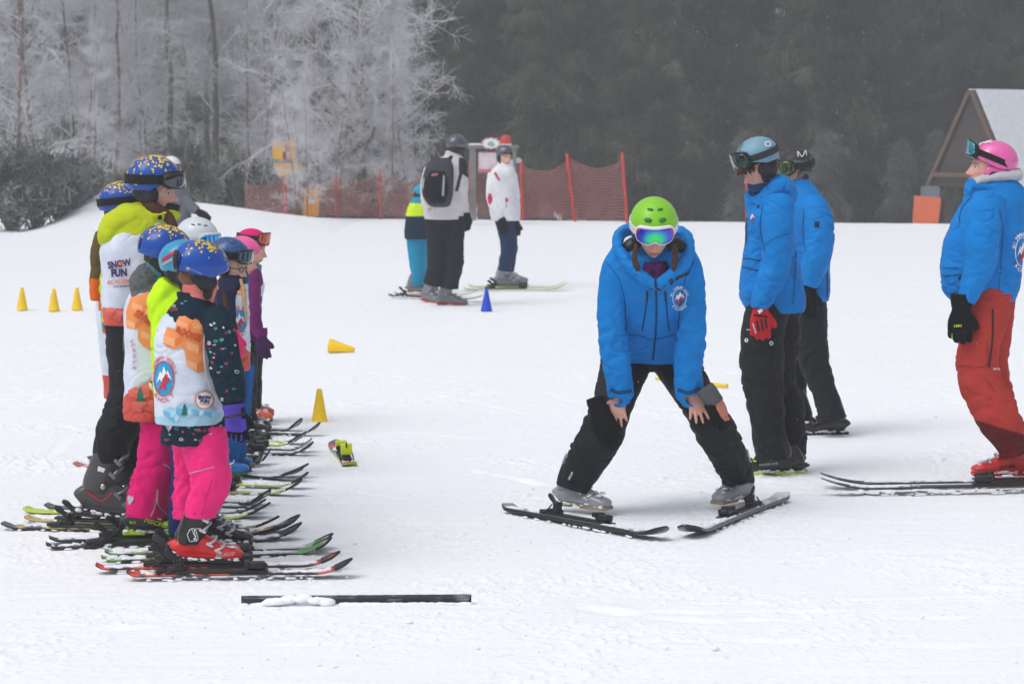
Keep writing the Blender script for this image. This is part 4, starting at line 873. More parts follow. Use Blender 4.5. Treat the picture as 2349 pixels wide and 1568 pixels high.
I2 = f.finish(); jo = [c for c in I2.children if c.name.startswith('jacket')][0]; to = [c for c in I2.children if c.name.startswith('trousers')][0]; jb = [f.bvh['jacket']]; tb = [f.bvh['trousers']]
strokes('pocket_seam', [[(1703, 593), (1725, 594), (1744, 598)], [(1703, 612), (1725, 617), (1741, 621)]], 3, jb, blue_d, jo); strokes('seam', [[(1822, 500), (1826, 560), (1824, 620), (1818, 700)], [(1750, 470), (1744, 520), (1755, 575)], [(1757, 560), (1780, 545), (1812, 535)]], 1.6, jb, blue_d, jo); strokes('front_zip', [[(1713, 500), (1711, 560)], [(1736, 478), (1742, 470)]], 3, jb, darkz, jo)
emblem(f, 1727, 500, 14, jb, jo, words=None, ring=False, sx=.5); text('SCHULE', (1829, 530), (1831, 500), 6, jb, white_p, jo)
helb = [mbvh(hl)]; P = [(1761 + 6.5 * math.cos(a), 331 + 5 * math.sin(a)) for a in np.linspace(0, 2 * PI, 17)]; V, Fc = stroke(P, 2.2, 40); lay('logo_ring', V, Fc, helb, white_p, hl)
strokes('pocket_flap', [[(1707, 786), (1740, 792), (1778, 794)], [(1700, 856), (1730, 862), (1765, 862), (1775, 840), (1779, 800)]], 2, tb, M('seam_grey', (44, 45, 50), .8), to)
for u, v in ((1713, 780), (1769, 787)):
    P = [(u + 3.2 * math.cos(a), v + 3.6 * math.sin(a)) for a in np.linspace(0, 2 * PI, 13)]; V, Fc = stroke(P, 2, 26); lay('snap_button', V, Fc, tb, white_p, to)
text('dope', (1714, 757), (1722, 757), 3, tb, white_p, to)
strokes('seam', [[(1745, 930), (1750, 990), (1752, 1045)]], 1.6, tb, M('seam_dark', (8, 8, 10), .8), to)
bo = [c for c in I2.children if c.name.startswith('boot')][0]; bbv = [mbvh(bo)]; lime_p = M('lime_print', (206, 232, 30), .6)
text('FISCHER', (1712, 1061), (1795, 1052), 11, bbv, lime_p, bo, .04, .3, Dmax=.3); text('RANGER ONE', (1762 - 20, 1068), (1785, 1064), 5, bbv, M('grey_print', (190, 192, 196), .6), bo, Dmax=.3)
# ================================================================== black helmet instructor behind him
f = Fig(1880, 997, 'person in blue jacket and black helmet standing behind the young man in pale blue helmet', skin=(222, 170, 150))
jk = [torso(f, [(1838, 425, 30, 0, 42), (1844, 455, 44, 0, 60), (1850, 490, 54, 0, 70), (1852, 540, 56, 0, 68), (1852, 600, 52, 0, 64), (1850, 660, 54, 0, 62), (1850, 690, 50, 0, 60)]),
      sleeve(f, [(1862, 462, 30, -.10), (1873, 500, 36, -.16), (1880, 545, 33, -.2), (1872, 600, 31, -.22), (1862, 640, 22, -.22), (1857, 657, 17, -.22)]),
      f.rows([(1832, 410, 26, 0, 34), (1836, 430, 34, 0, 44), (1842, 450, 38, 0, 50)], horiz=True, core=0, fold=.005, fs=50)]
f.cloth('jacket', jk, blue, .0075, 1, .008, seed=9)
tr = [leg(f, [(1852, 680, 44, -.02), (1856, 740, 42, -.04), (1862, 800, 37, -.06), (1876, 855, 32, -.08), (1893, 900, 28, -.08), (1903, 940, 30, -.08), (1909, 962, 33, -.08)]), leg(f, [(1838, 690, 38, .1), (1830, 780, 34, .14), (1822, 880, 30, .2), (1818, 985, 28, .2)])]
f.cloth('trousers', tr, pblk, .008, 1, .008)
B = frame(-1.05, .18, 0); hc = f.J(1826, 378, 0)
hl = H(f, hc, B, .124, M('helmet_black', (44, 45, 48), .5, var=.05), pad=M('pad_grey', (104, 104, 104), .8), ridges=0, rim=(.12, -.28, -.5), vents=[(.5, .55, .018, .007), (1.25, 1.05, .006, .005), (.9, 1.2, .006, .005)], cols=(120, 120, 116), gog=dict(el=.02, frame_=(22, 23, 26), strap=(40, 41, 45), hh=.046, out=1.14, lens=(70, 90, 30)))
f.head = head_mesh(hc + B @ Vector((0, 0, -.06)), B, 1.02, (222, 170, 150), (60, 45, 35))
glove(f.root, f.J(1857, 668, -.2), (-.05, 0, -1), (-.2, -1, 0), 1.1, -1, gblk, fat=1.5, curl=(.4, .45, .5, .5), cuff=gblk)
b3 = boot_template((34, 34, 36), (34, 34, 36), (30, 30, 32), (90, 92, 96), 1); put_boot(f.root, b3, 1906, 995, PI + .1, 1.0); put_boot(f.root, b3, 1830, 990, PI, 1.0)
I3 = f.finish(); jo = [c for c in I3.children if c.name.startswith('jacket')][0]; jb = [f.bvh['jacket']]
decal('sleeve_badge', [(1869, 509), (1879, 508), (1879, 521), (1869, 521)], jb, blk_p, jo, .004, g=4); strokes('pocket_zip', [[(1897, 620), (1898, 660), (1896, 682)]], 2.5, jb, darkz, jo); strokes('seam', [[(1845, 480), (1842, 540), (1848, 575)]], 1.6, jb, blue_d, jo)
hb = [mbvh(hl)]; text('Red B', (1834, 376), (1862, 366), 8, hb, M('grey_print2', (96, 97, 100), .6), hl, .03); strokes('helmet_logo', [[(1831, 360), (1830, 348), (1840, 360), (1847, 346), (1850, 357)]], 1.6, hb, white_p, hl)
decal('bull_mark', [(1816, 372), (1822, 367), (1832, 369), (1833, 373), (1827, 372), (1824, 377), (1821, 373)], hb, M('grey_print2', (96, 97, 100), .6), hl, g=3)
# ================================================================== pink helmet instructor at the right edge
f = Fig(2300, 1104, 'instructor with pink helmet, blue jacket and rust red trousers on skis at the right edge', skin=(224, 172, 155), hair=(120, 90, 70))
jk = [torso(f, [(2282, 428, 40, 0, 50), (2278, 455, 60, 0, 70), (2268, 500, 80, 0, 78), (2258, 550, 90, 0, 74), (2250, 610, 92, 0, 72), (2250, 655, 88, 0, 72), (2252, 680, 78, 0, 68), (2254, 688, 74, 0, 66)]),
      sleeve(f, [(2270, 450, 38, -.14), (2258, 500, 44, -.18), (2252, 555, 40, -.22), (2250, 600, 36, -.22), (2232, 650, 28, -.24), (2216, 692, 21, -.24)]),
      f.rows([(2222, 424, 16, 0, 42), (2262, 432, 24, 0, 52), (2308, 440, 34, 0, 54), (2335, 462, 26, 0, 44), (2340, 490, 12, 0, 30)], core=0, fold=.006, fs=40, seed=3), f.rows([(2228, 425, 14, -.02, 34), (2224, 450, 12, 0, 36), (2220, 470, 12, 0, 40)], core=0)]
f.cloth('jacket', jk, blue, .0068, 1, .008, seed=15)
rust = (184, 62, 54)
tr = [leg(f, [(2264, 672, 60, -.04), (2256, 730, 56, -.08), (2246, 790, 48, -.1), (2242, 840, 47, -.1), (2252, 885, 48, -.1), (2276, 930, 50, -.1), (2302, 980, 46, -.1), (2318, 1020, 34, -.1), (2322, 1045, 30, -.1)], fold=.012), leg(f, [(2280, 672, 50, .1), (2278, 740, 46, .12), (2270, 820, 44, .14), (2280, 900, 42, .14), (2310, 980, 38, .14), (2332, 1045, 28, .14)])]
f.cloth('trousers', tr, fab('shell_fabric_rust', attr=True), .0072, 1, .009, colf=lambda u, v: (100, 28, 30) if v > 968 + (u - 2255) * .3 else rust)
B = frame(-1.62, -.10, 0); hc = f.J(2281, 368, 0)
hl = H(f, hc, B, .132, M('helmet_pink', (232, 100, 172), .22, coat=.5, var=.02), pad=M('helmet_pink2', (226, 92, 165), .25, coat=.5, var=.02), ridges=0, rim=(.15, -.30, -.5), pads=True, vents=[(1.05, -.28, .006, .014)], gog=dict(el=.46, tilt=-.75, frame_=(20, 21, 24), strap=(22, 23, 26), hh=.040, out=1.22, aw=.75, lens=(60, 170, 190), sh=.017, ysh=.015))
f.head = head_mesh(hc + B @ Vector((0, .018, -.05)), B, 1.05, (224, 172, 155), (120, 90, 70))
mesh('hoodie_collar', *loft([f.J(2232, 418, 0), f.J(2262, 408, 0), f.J(2300, 402, 0), f.J(2340, 400, 0)], [11 * f.mp, 16 * f.mp, 17 * f.mp, 12 * f.mp], [44 * f.mp, 48 * f.mp, 48 * f.mp, 34 * f.mp], fold=.006, fs=50, seg=24), fab('hoodie_grey', (188, 188, 196)), f.root)
g1 = glove(f.root, f.J(2205, 712, -.24), (-.06, -.02, -1), (-.3, -1, 0), 1.2, -1, gblk, fat=1.9, curl=(.5, .5, .5, .5), cuff=gblk); gb = [mbvh(g1)]
text('LEKI', (2189, 749), (2206, 749), 5, gb, lime_p, g1, Dmax=.3); text('LEKI', (2187, 780), (2186, 764), 4, gb, lime_p, g1, Dmax=.3)
rb = boot_template((214, 40, 38), (214, 40, 38), (190, 30, 30), (206, 206, 210), 1); bo = put_boot(f.root, rb, 2322, 1104, PI, 1.04, .035, label=None); put_boot(f.root, rb, 2345, 1094, PI, 1.0, .03)
I4 = f.finish(); jo = [c for c in I4.children if c.name.startswith('jacket')][0]; jb = [f.bvh['jacket']]; to = [c for c in I4.children if c.name.startswith('trousers')][0]; tb = [f.bvh['trousers']]
strokes('pocket_seam', [[(2163, 614), (2180, 615), (2198, 614)], [(2162, 631), (2185, 633), (2204, 632)]], 2, jb, blue_d, jo); strokes('seam', [[(2292, 480), (2300, 530), (2296, 600), (2290, 670)], [(2200, 520), (2206, 480), (2230, 450)]], 1.6, jb, blue_d, jo); strokes('pocket_zip', [[(2199, 640), (2205, 632)]], 4, jb, darkz, jo)
emblem(f, 2345, 578, 34, jb, jo, words=('SKI SNOWBOARD SCHULE', 'KODER'), sx=.5)
strokes('thigh_zip', [[(2277, 708), (2277, 760), (2274, 800), (2268, 843)]], 4, tb, darkz, to); strokes('thigh_pocket', [[(2226, 742), (2245, 752), (2262, 758)]], 3.5, tb, M('red_zip', (225, 40, 50), .6), to); strokes('seam', [[(2196, 838), (2240, 842), (2266, 834), (2262, 780)], [(2262, 872), (2285, 900)]], 1.6, tb, M('seam_rust', (120, 34, 32), .8), to); text('ORTO', (2277, 848), (2292, 848), 4, tb, white_p, to)
text('ATOMIC', (2294, 1074), (2332, 1071), 7, [mbvh(bo)], blk_p, bo, .02, Dmax=.3); text('poc', (2247, 331), (2276, 328), 8, [mbvh(hl)], white_p, hl, .03)
ski((2620, 1112), (1884, 1110), .06, w=.085, base=(30, 31, 34), top=(46, 48, 52), label='dark ski nearest the camera under the red boots at the right edge', group='skis of the instructor in rust red trousers', bind=.40, seed=5, lift=.03)
ski((2620, 1100), (1882, 1094), .06, w=.085, base=(30, 31, 34), top=(46, 48, 52), label='dark ski farther from the camera under the red boots at the right edge', group='skis of the instructor in rust red trousers', bind=.40, seed=6, lift=.02)
# ================================================================== people farther back
f = Fig(1030, 700, 'man in pale grey jacket and black trousers seen from behind, wearing a dark helmet', skin=(200, 150, 130), hair=(50, 40, 35))
jk = [torso(f, [(1040, 358, 22, 0, 20), (1028, 375, 42, 0, 32), (1022, 400, 50, 0, 36), (1020, 450, 50, 0, 36), (1018, 490, 46, 0, 34), (1020, 503, 46, 0, 34)]),
      sleeve(f, [(1055, 380, 14, .02), (1061, 410, 14, .03), (1061, 450, 13, .02), (1065, 488, 11, 0)]), sleeve(f, [(988, 385, 14, 0), (978, 420, 13, -.02), (978, 460, 12, -.1), (986, 480, 10, -.2)]), f.rows([(1040, 345, 18), (1040, 365, 22)], horiz=True, core=0)]
f.cloth('jacket', jk, fab('jacket_pale_grey', attr=True), .012, 1, .006, colf=lambda u, v: (46, 47, 54) if (u > 1052 and 362 < v < 395 + (u - 1052) * .6) or (abs(u - (1058 - (v - 395) * .25)) < 4 and 380 < v < 440) else (212, 207, 211))
tr = [leg(f, [(1003, 495, 30, 0), (1003, 560, 24, 0), (1000, 610, 20, 0), (988, 655, 18, 0)]), leg(f, [(1040, 495, 30, 0), (1042, 560, 22, 0), (1042, 600, 22, 0), (1034, 640, 20, 0), (1032, 662, 20, 0)])]
f.cloth('trousers', tr, fab('trousers_charcoal', (34, 34, 40)), .013, 1, .006)
B = frame(2.45, .1, 0); hc = f.J(1048, 330, 0); H(f, hc, B, .125, M('helmet_dark_silver', (88, 92, 98), .3, metal=.3, coat=.5, var=.3, vscale=18), rim=(.12, -.30, -.5)); f.head = head_mesh(hc + B @ Vector((0, 0, -.055)), B, 1.0, (200, 150, 130), (50, 40, 35))
glove(f.root, f.J(1070, 494, 0), (0, 0, -1), (.5, -.8, 0), 1.1, -1, gblk, fat=1.7)
gb4 = boot_template((120, 124, 130), (120, 124, 130), (186, 44, 44), (150, 152, 158), 0); put_boot(f.root, gb4, 1026, 698, -.25, 1.05); put_boot(f.root, gb4, 985, 692, -.7, 1.05, 0, .15)
P5 = f.finish()
# backpack
bp = Fig(1005, 700, 'x'); k = [bp.rows([(1012, 362, 20, -.16, 14), (1008, 385, 32, -.2, 22), (1004, 420, 36, -.24, 26), (1004, 450, 34, -.24, 26), (1008, 470, 24, -.2, 18), (1010, 475, 14, -.18, 12)], core=0, sq=2.4, horiz=True)]
V, Fc, _ = fuse(k, .012, 2); pk = mesh('backpack', V, Fc, fab('pack_dark_grey', (62, 62, 72)), org=bp.base + Vector((0, 0, 1.1))); tag(pk, 'black and grey backpack on the back of the man in the pale grey jacket', 'backpack'); C.objects.unlink(bp.root)
V, Fc, _ = fuse([bp.rows([(1004, 392, 18, -.27, 16), (1001, 415, 27, -.31, 20), (1001, 445, 28, -.31, 20), (1004, 466, 18, -.28, 16)], core=0, sq=2.4, horiz=True)], .012, 2); pb = mesh('front_pocket', V, Fc, fab('pack_black', (22, 22, 26)), pk)
bv = [mbvh(pb), mbvh(pk)]; decal('reflective_stripe', [(1016, 402), (1020, 405), (1018, 450), (1013, 448)], bv, M('light_grey_strip', (165, 168, 176), .6), pk, .006, g=4, Dmax=.3); decal('reflective_stripe', [(972, 410), (975, 408), (972, 435), (969, 430)], bv, M('light_grey_strip', (165, 168, 176), .6), pk, .006, g=4, Dmax=.3); decal('logo_patch', [(991, 399), (1005, 398), (1004, 403), (990, 405)], bv, M('patch_dull_pink', (150, 84, 94), .6), pk, .006, g=3, Dmax=.3)
for s_ in (-1, 1): mesh('shoulder_strap', *loft([bp.J(1012 + s_ * 14, 368, -.16), bp.J(1014 + s_ * 24, 360, -.06), bp.J(1016 + s_ * 28, 364, .08)], [5 * bp.mp] * 3, [5 * bp.mp] * 3, seg=10), blk, pk)
# girl in white
f = Fig(1160, 660, 'girl in white jacket with pink trim and navy trousers standing on yellow skis', skin=(228, 180, 165), hair=(150, 120, 90))
wj = (232, 233, 238)
def wcol(u, v):
    if 1131 < u < 1152 and 395 < v < 415 and abs((u - 1133) - (v - 392) * .55) < 3.2: return (205, 30, 95)
    if ((u - 1124) / 5.5) ** 2 + ((v - 456) / 13) ** 2 < 1: return (205, 30, 95)
    if abs(u - 1162) < 3.5 and 454 < v < 463: return (205, 30, 95)
    if abs(u - 1162) < 1.2 and 463 < v < 476: return (90, 90, 100)
    return wj
jk = [torso(f, [(1158, 378, 18, 0, 18), (1154, 395, 28, 0, 30), (1152, 425, 32, 0, 30), (1152, 465, 31, 0, 29), (1156, 495, 31, 0, 30), (1158, 506, 30, 0, 29)]), sleeve(f, [(1132, 398, 13, -.04), (1128, 430, 13, -.08), (1130, 460, 13, -.1), (1144, 490, 11, -.14), (1149, 500, 10, -.14)]), sleeve(f, [(1174, 400, 12, .06), (1180, 440, 12, .08), (1183, 480, 10, .06), (1184, 508, 9, .04)]), f.rows([(1160, 366, 17), (1158, 385, 20)], horiz=True, core=0)]
f.cloth('jacket', jk, fab('jacket_white', attr=True), .009, 1, .005, colf=wcol)
f.cloth('trousers', [leg(f, [(1155, 498, 22, 0), (1162, 540, 18, 0), (1166, 570, 17, 0), (1160, 600, 15, 0), (1157, 622, 15, 0)]), leg(f, [(1168, 498, 20, .08), (1172, 545, 15, .08), (1174, 575, 12, .1), (1168, 622, 11, .1)])], fab('trousers_navy', (22, 52, 88)), .012, 1, .006)
B = frame(.42, .02, 0); hc = f.J(1157, 351, 0); H(f, hc, B, .118, M('helmet_dark_silver', (88, 92, 98), .3), rim=(.14, -.35, -.5)); f.head = head_mesh(hc + B @ Vector((0, .004, -.06)), B, 1.0, (228, 180, 165), (150, 120, 90), True)
mesh('neck_gaiter', *loft([f.J(1163, 378, -.03), f.J(1161, 388, -.02)], [13 * f.mp] * 2, [12 * f.mp] * 2, seg=16), fab('gaiter_violet', (150, 70, 190)), f.root)
glove(f.root, f.J(1152, 503, -.14), (.2, -.1, -1), (-.2, -1, 0), 1.1, 1, gblk, fat=1.7, curl=(.2, .25, .3, .3)); glove(f.root, f.J(1185, 512, .04), (0, 0, -1), (.2, -1, 0), 1.0, -1, gblk, fat=1.6)
gb5 = boot_template((132, 136, 142), (150, 154, 158), (110, 114, 120), (200, 202, 206), 0); put_boot(f.root, gb5, 1156, 658, .05, 1.1, .02); put_boot(f.root, gb5, 1166, 652, .05, 1.1, .02); f.finish()
ski((1064, 664), (1301, 652), .08, w=.08, base=(30, 31, 30), top=(212, 226, 40), label='yellow ski nearer the camera under the girl in white', group='skis of the girl in white', bind=.42, seed=7, lift=.02)
ski((1075, 657), (1296, 648), .08, w=.08, base=(30, 31, 30), top=(212, 226, 40), label='yellow ski farther from the camera under the girl in white', group='skis of the girl in white', bind=.42, seed=8, lift=.02)
# child behind the backpack
f = Fig(960, 674, 'small child in yellow and navy jacket and turquoise trousers half hidden by the backpack man', skin=(226, 178, 158))
jk = [torso(f, [(962, 452, 12, 0, 14), (962, 466, 22, 0, 22), (959, 495, 28, 0, 27), (957, 525, 29, 0, 29), (958, 548, 30, 0, 29)]), sleeve(f, [(978, 475, 11, -.05), (988, 510, 11, -.06), (990, 545, 9, -.05)]), sleeve(f, [(945, 480, 10, .06), (940, 520, 10, .06), (944, 550, 8, .04)])]
f.cloth('jacket', jk, fab('jacket_yellow_navy', attr=True), .010, 1, .004, colf=lambda u, v: (25, 148, 178) if v < 466 else ((212, 240, 40) if v < 496 else (22, 42, 66)))
f.cloth('trousers', [leg(f, [(950, 540, 19, 0), (953, 590, 16, 0), (957, 625, 14, 0), (952, 655, 12, 0)]), leg(f, [(968, 540, 19, .06), (975, 590, 15, .06), (978, 622, 13, .06), (970, 655, 12, .05)])], fab('trousers_turquoise', (20, 146, 188)), .012, 1, .005)
B = frame(1.3, .5, 0); hc = f.J(968, 440, .05); H(f, hc, B, .105, M('helmet_turq', (25, 148, 178), .5), rim=(.12, -.30, -.5)); f.head = head_mesh(hc + B @ Vector((0, 0, -.05)), B, .85, child=True)
put_boot(f.root, gb4, 948, 674, .1, .8, .02); put_boot(f.root, gb4, 972, 672, .1, .8, .02); f.finish()
ski((893, 679), (1108, 681), .05, w=.08, base=(40, 41, 44), top=(62, 64, 68), label='dark grey ski lying behind the legs of the backpack man', group='skis of the child behind the backpack man', bind=.3, seed=9, lift=.02)
ski((905, 674), (1096, 668), .06, w=.07, base=(90, 92, 60), top=(190, 200, 80), label='pale yellow ski lying behind the legs of the backpack man', group='skis of the child behind the backpack man', bind=None, seed=10, lift=.02)
# skier beyond the snow bank
f = Fig(400, 655, 'skier in grey jacket with white helmet standing beyond the lime-hooded teenager', skin=(226, 178, 158))
jk = [torso(f, [(398, 405, 18, 0, 20), (400, 430, 34, 0, 32), (404, 480, 34, 0, 30), (406, 540, 32, 0, 30)]), sleeve(f, [(412, 440, 14, -.05), (430, 466, 13, -.1), (452, 484, 11, -.12)]), sleeve(f, [(380, 440, 13, .05), (372, 490, 12, .05), (372, 530, 10, .05)])]
f.cloth('jacket', jk, fab('jacket_mid_grey', (108, 110, 120)), .012, 1, .005); f.cloth('trousers', [leg(f, [(396, 530, 20, 0), (396, 590, 16, 0), (394, 640, 15, 0)]), leg(f, [(416, 530, 20, 0), (418, 590, 16, 0), (418, 640, 15, 0)])], pblk, .014, 1, .005)
B = frame(.9, .1, 0); hc = f.J(393, 377, 0); H(f, hc, B, .122, M('helmet_white', (226, 229, 236), .3, coat=.4, var=.02), rim=(.12, -.30, -.5), gog=dict(el=-.25, frame_=(200, 60, 60), lens=(60, 60, 70), hh=.04), vents=[(.9, .5, .012, .005), (1.2, .6, .012, .005)])
f.head = head_mesh(hc + B @ Vector((0, 0, -.05)), B, 1.0); glove(f.root, f.J(455, 486, -.12), (.8, -.1, -.5), (.3, -.6, .6), 1.1, -1, gblk, fat=1.7); put_boot(f.root, b3, 394, 657, .2, 1); put_boot(f.root, b3, 420, 655, .2, 1); f.finish()
# ================================================================== the line of children, all facing right
yel = M('yellow_print', (240, 205, 30), .35, coat=.3); hblue = M('helmet_royal_blue', (0, 72, 168), .3, coat=.2, var=.04)
GK = None
def tri_pattern(h, c, B, L, seed, n=190):
    """scattered yellow triangles on the upper shell, denser towards the crown stripe"""
    Rn = random.Random(seed); V = []; Fc = []
    for i in range(n):
        az = Rn.uniform(.35, 2.75) * Rn.choice([1, -1]); el = min(1.38, abs(Rn.gauss(.95, .36))); 
        if el < .12: continue
        sz = L * Rn.uniform(.05, .13) * (1.1 if el > .8 else .85); p = ellp(az, el, L, 1.012); nrm = p.normalized(); t = nrm.cross(Vector((0, 0, 1))).normalized(); b = nrm.cross(t); r = Rn.uniform(-.5, .5)
        k = len(V)
        for a, q in ((-1.57 + r, .95), (.6 + r, .62), (2.5 + r, .62)):
            P = p + (t * math.cos(a) + b * math.sin(a)) * sz * q; P = ellp(math.atan2(P.x / .86, P.y), math.asin(max(-1, min(1, P.z / .84 / Vector((P.x / .86, P.y, P.z / .84)).length))), L, 1.018); V.append(B @ P + c)
        Fc += [(k, k + 1, k + 2)]
    V2, F2 = [], []
    for i in range(21):          # crown stripe widening to the brow
        a = -.35 + 1.55 * i / 20; w_ = .25 - .008 * i
        for s in (-1, 0, 1): 
            el = 1.5 - a * .78; V2.append(B @ ellp(s * w_ / max(.25, math.cos(el) + .05) * .55, el, L, 1.016) + c)
    for i in range(20):
        for j in (0, 1): F2.append((i * 3 + j, i * 3 + j + 1, i * 3 + j + 4, i * 3 + j + 3))
    n0 = len(V); mesh('helmet_pattern', V + V2, Fc + [tuple(k + n0 for k in f_) for f_ in F2], yel, h, smooth=True)['kind'] = 'stuff'
def bhelmet(f, u, v, dy, yaw, pitch, L, seed, gog=None, roll=0):
    B = frame(yaw, pitch, roll); hc = f.J(u, v, dy); h = helmet(f.root, hc, B, L, hblue, ridges=.02, rim=(.06, -.58, -.42), gog=gog, vents=[(2.75, .0, .006, .03)])
    tri_pattern(h, hc, B, L, seed); return h, hc, B
bibw = (214, 221, 236)
def bib(f, rows, colf, seed, extra=(), name='bib'):
    return f.cloth(name, [torso(f, rows, fold=.005, core=None)] + list(extra), fab('bib_fabric', attr=True, rough=.5), .0070, 1, .0075, colf=colf, seed=seed)
orange_p = M('orange_print', (232, 142, 78), .6); orange_l = M('orange_print_light', (238, 166, 116), .6); orange_d = M('orange_print_dark', (222, 120, 62), .6)
sky_p = M('sky_print', (38, 150, 205), .6); sky_l = M('sky_print_light', (150, 204, 226), .6); sky_d = M('sky_print_mid', (108, 178, 208), .6); coral = M('coral_print', (214, 92, 78), .6); coral_d = M('coral_print_dark', (188, 62, 58), .6); green_p = M('green_print', (20, 104, 96), .6); purple_p = M('purple_print', (66, 26, 92), .6); pink_p = M('pink_print', (214, 84, 128), .6)
def cube_print(cx, cy, s, bv, par, cols, off=.0045):
    """isometric block print"""
    a, b, c = cols; t = [(cx - s, cy - s * .35), (cx - s * .1, cy - s * .85), (cx + s, cy - s * .45), (cx + s * .15, cy + s * .1)]
    decal('block_print', t, bv, a, par, off, g=6); decal('block_print', [t[0], t[3], (t[3][0], t[3][1] + s * .8), (t[0][0], t[0][1] + s * .75)], bv, b, par, off, g=6); decal('block_print', [t[3], t[2], (t[2][0], t[2][1] + s * .7), (t[3][0], t[3][1] + s * .8)], bv, c, par, off, g=6)
def snowfun(cx, cy, s, bv, par, ring=True, rot=.0):
    if ring:
        E = [(cx + s * math.cos(a), cy + s * math.sin(a)) for a in np.linspace(0, 2 * PI, 25)[:-1]]; decal('badge_disc', E, bv, white_p, par, .005, g=5); E.append(E[0]); V, Fc = stroke(E, s * .14, 40); lay('badge_ring', V, Fc, bv, orange_d, par, .0065)
    dy = lambda x: x * rot
    text('SNOW', (cx - s * .72, cy - s * .12 + dy(-s)), (cx + s * .72, cy - s * .12 + dy(s)), s * .36, bv, purple_p, par, .07, off=.0075); text('FUN', (cx - s * .48, cy + s * .3 + dy(-s)), (cx + s * .48, cy + s * .3 + dy(s)), s * .34, bv, purple_p, par, .07, off=.0075)
    text('ACADEMY', (cx - s * .6, cy + s * .56 + dy(-s)), (cx + s * .6, cy + s * .56 + dy(s)), s * .18, bv, orange_d, par, .02, off=.0075)
def fir(cx, cy, s, bv, par): decal('fir_print', [(cx, cy - s), (cx + s * .35, cy - s * .3), (cx + s * .2, cy - s * .35), (cx + s * .5, cy + s * .25), (cx + s * .3, cy + s * .2), (cx + s * .6, cy + s), (cx - s * .6, cy + s), (cx - s * .3, cy + s * .2), (cx - s * .5, cy + s * .25), (cx - s * .2, cy - s * .35), (cx - s * .35, cy - s * .3)], bv, green_p, par, .0065, g=5)
def part(o, n): return [c for c in o.children if c.name.split('.')[0] == n][0]
# ---- front child: navy patterned jacket, ROOKIE bib, pink trousers, red boots
f = Fig(470, 1305, 'front child in navy patterned jacket and pink trousers wearing a bib lettered ROOKIE', skin=(232, 180, 160), hair=(120, 80, 55)); K13 = f
navy = fab('jacket_navy', (18, 42, 56)); 
f.cloth('jacket', [torso(f, [(446, 676, 30, 0, 34), (442, 700, 46, 0, 60), (440, 735, 62, 0, 78), (438, 800, 70, 0, 84), (440, 880, 72, 0, 84), (443, 950, 74, 0, 86), (444, 990, 74, 0, 86), (443, 1014, 72, 0, 82)]),
    sleeve(f, [(492, 716, 30, -.08), (503, 752, 36, -.13), (512, 800, 37, -.16), (520, 850, 36, -.18), (530, 895, 33, -.19), (538, 925, 27, -.2)], fold=.010), sleeve(f, [(415, 730, 24, .12), (390, 800, 22, .16), (378, 880, 20, .18), (385, 940, 18, .17)]),
    f.rows([(440, 668, 34, 0, 36), (446, 682, 40, 0, 42), (450, 700, 46, 0, 52)], horiz=True, core=0, fold=.004, fs=60)], navy, .0065, 1, .008, seed=21)
def c13(u, v): return (168, 208, 228) if v > 950 + (u - 440) * -.06 else bibw
bib(f, [(440, 706, 44, .0, 52), (436, 728, 62, .0, 74), (434, 770, 74, .0, 88), (434, 830, 79, .0, 94), (437, 900, 82, 0, 96), (438, 940, 82, 0, 96), (437, 966, 80, 0, 94)], c13, 22)
hp = fab('trousers_hot_pink', (248, 42, 130), rough=.6)
f.cloth('trousers', [leg(f, [(466, 985, 56, -.04), (472, 1035, 52, -.06), (480, 1075, 48, -.07), (484, 1105, 46, -.07), (474, 1135, 40, -.06), (462, 1165, 38, -.06), (461, 1186, 37, -.06)], fold=.011, fs=28), leg(f, [(440, 985, 50, .10), (440, 1050, 42, .12), (438, 1100, 36, .12), (430, 1150, 33, .12), (428, 1190, 32, .12)], fold=.011, fs=28)], hp, .0070, 1, .010, seed=23)
h, hc, B = bhelmet(f, 460, 606, 0, 2.1, .22, .129, 1); f.head = head_mesh(hc + B @ Vector((0, 0, -.06)), B, .88, (232, 180, 160), (120, 80, 55), True)
mesh('neck_gaiter', *loft([f.J(462, 640, 0), f.J(456, 672, 0), f.J(448, 692, 0)], [40 * f.mp, 38 * f.mp, 38 * f.mp], [38 * f.mp, 38 * f.mp, 38 * f.mp], fold=.005, fs=70, seg=26, n=16), fab('gaiter_peach', (226, 128, 122)), f.root)
tuft(f, [(512, 665, -.06), (517, 700, -.09), (520, 735, -.11)], [4, 5, 2], hair)
purp = fab('glove_purple', (84, 66, 172)); g1 = glove(f.root, f.J(543, 945, -.2), (.02, 0, -1), (-.15, -1, 0), .86, -1, gblk, fat=2.0, curl=(.45, .4, .4, .4)); gb = [mbvh(g1)]
mesh('cuff', *loft([f.J(535, 925, -.2), f.J(538, 945, -.2), f.J(541, 962, -.2)], [25 * f.mp, 23 * f.mp, 20 * f.mp], [24 * f.mp] * 3, fold=.004, fs=70), purp, g1)
decal('back_panel', [(520, 960), (562, 960), (566, 982), (556, 990), (522, 988), (517, 975)], gb, purp, g1, .004, g=4, Dmax=.3); strokes('glove_stripe', [[(532, 994), (528, 1012)], [(543, 996), (540, 1012)], [(554, 994), (553, 1010)]], 3.5, gb, purp, g1, .004, Dmax=.3)
mesh('wrist_strap', *loft([f.J(516, 957, -.27), f.J(540, 954, -.29), f.J(560, 947, -.27)], [5 * f.mp] * 3, [3 * f.mp] * 3, seg=10, side=(0, 0, 1)), blk, g1)
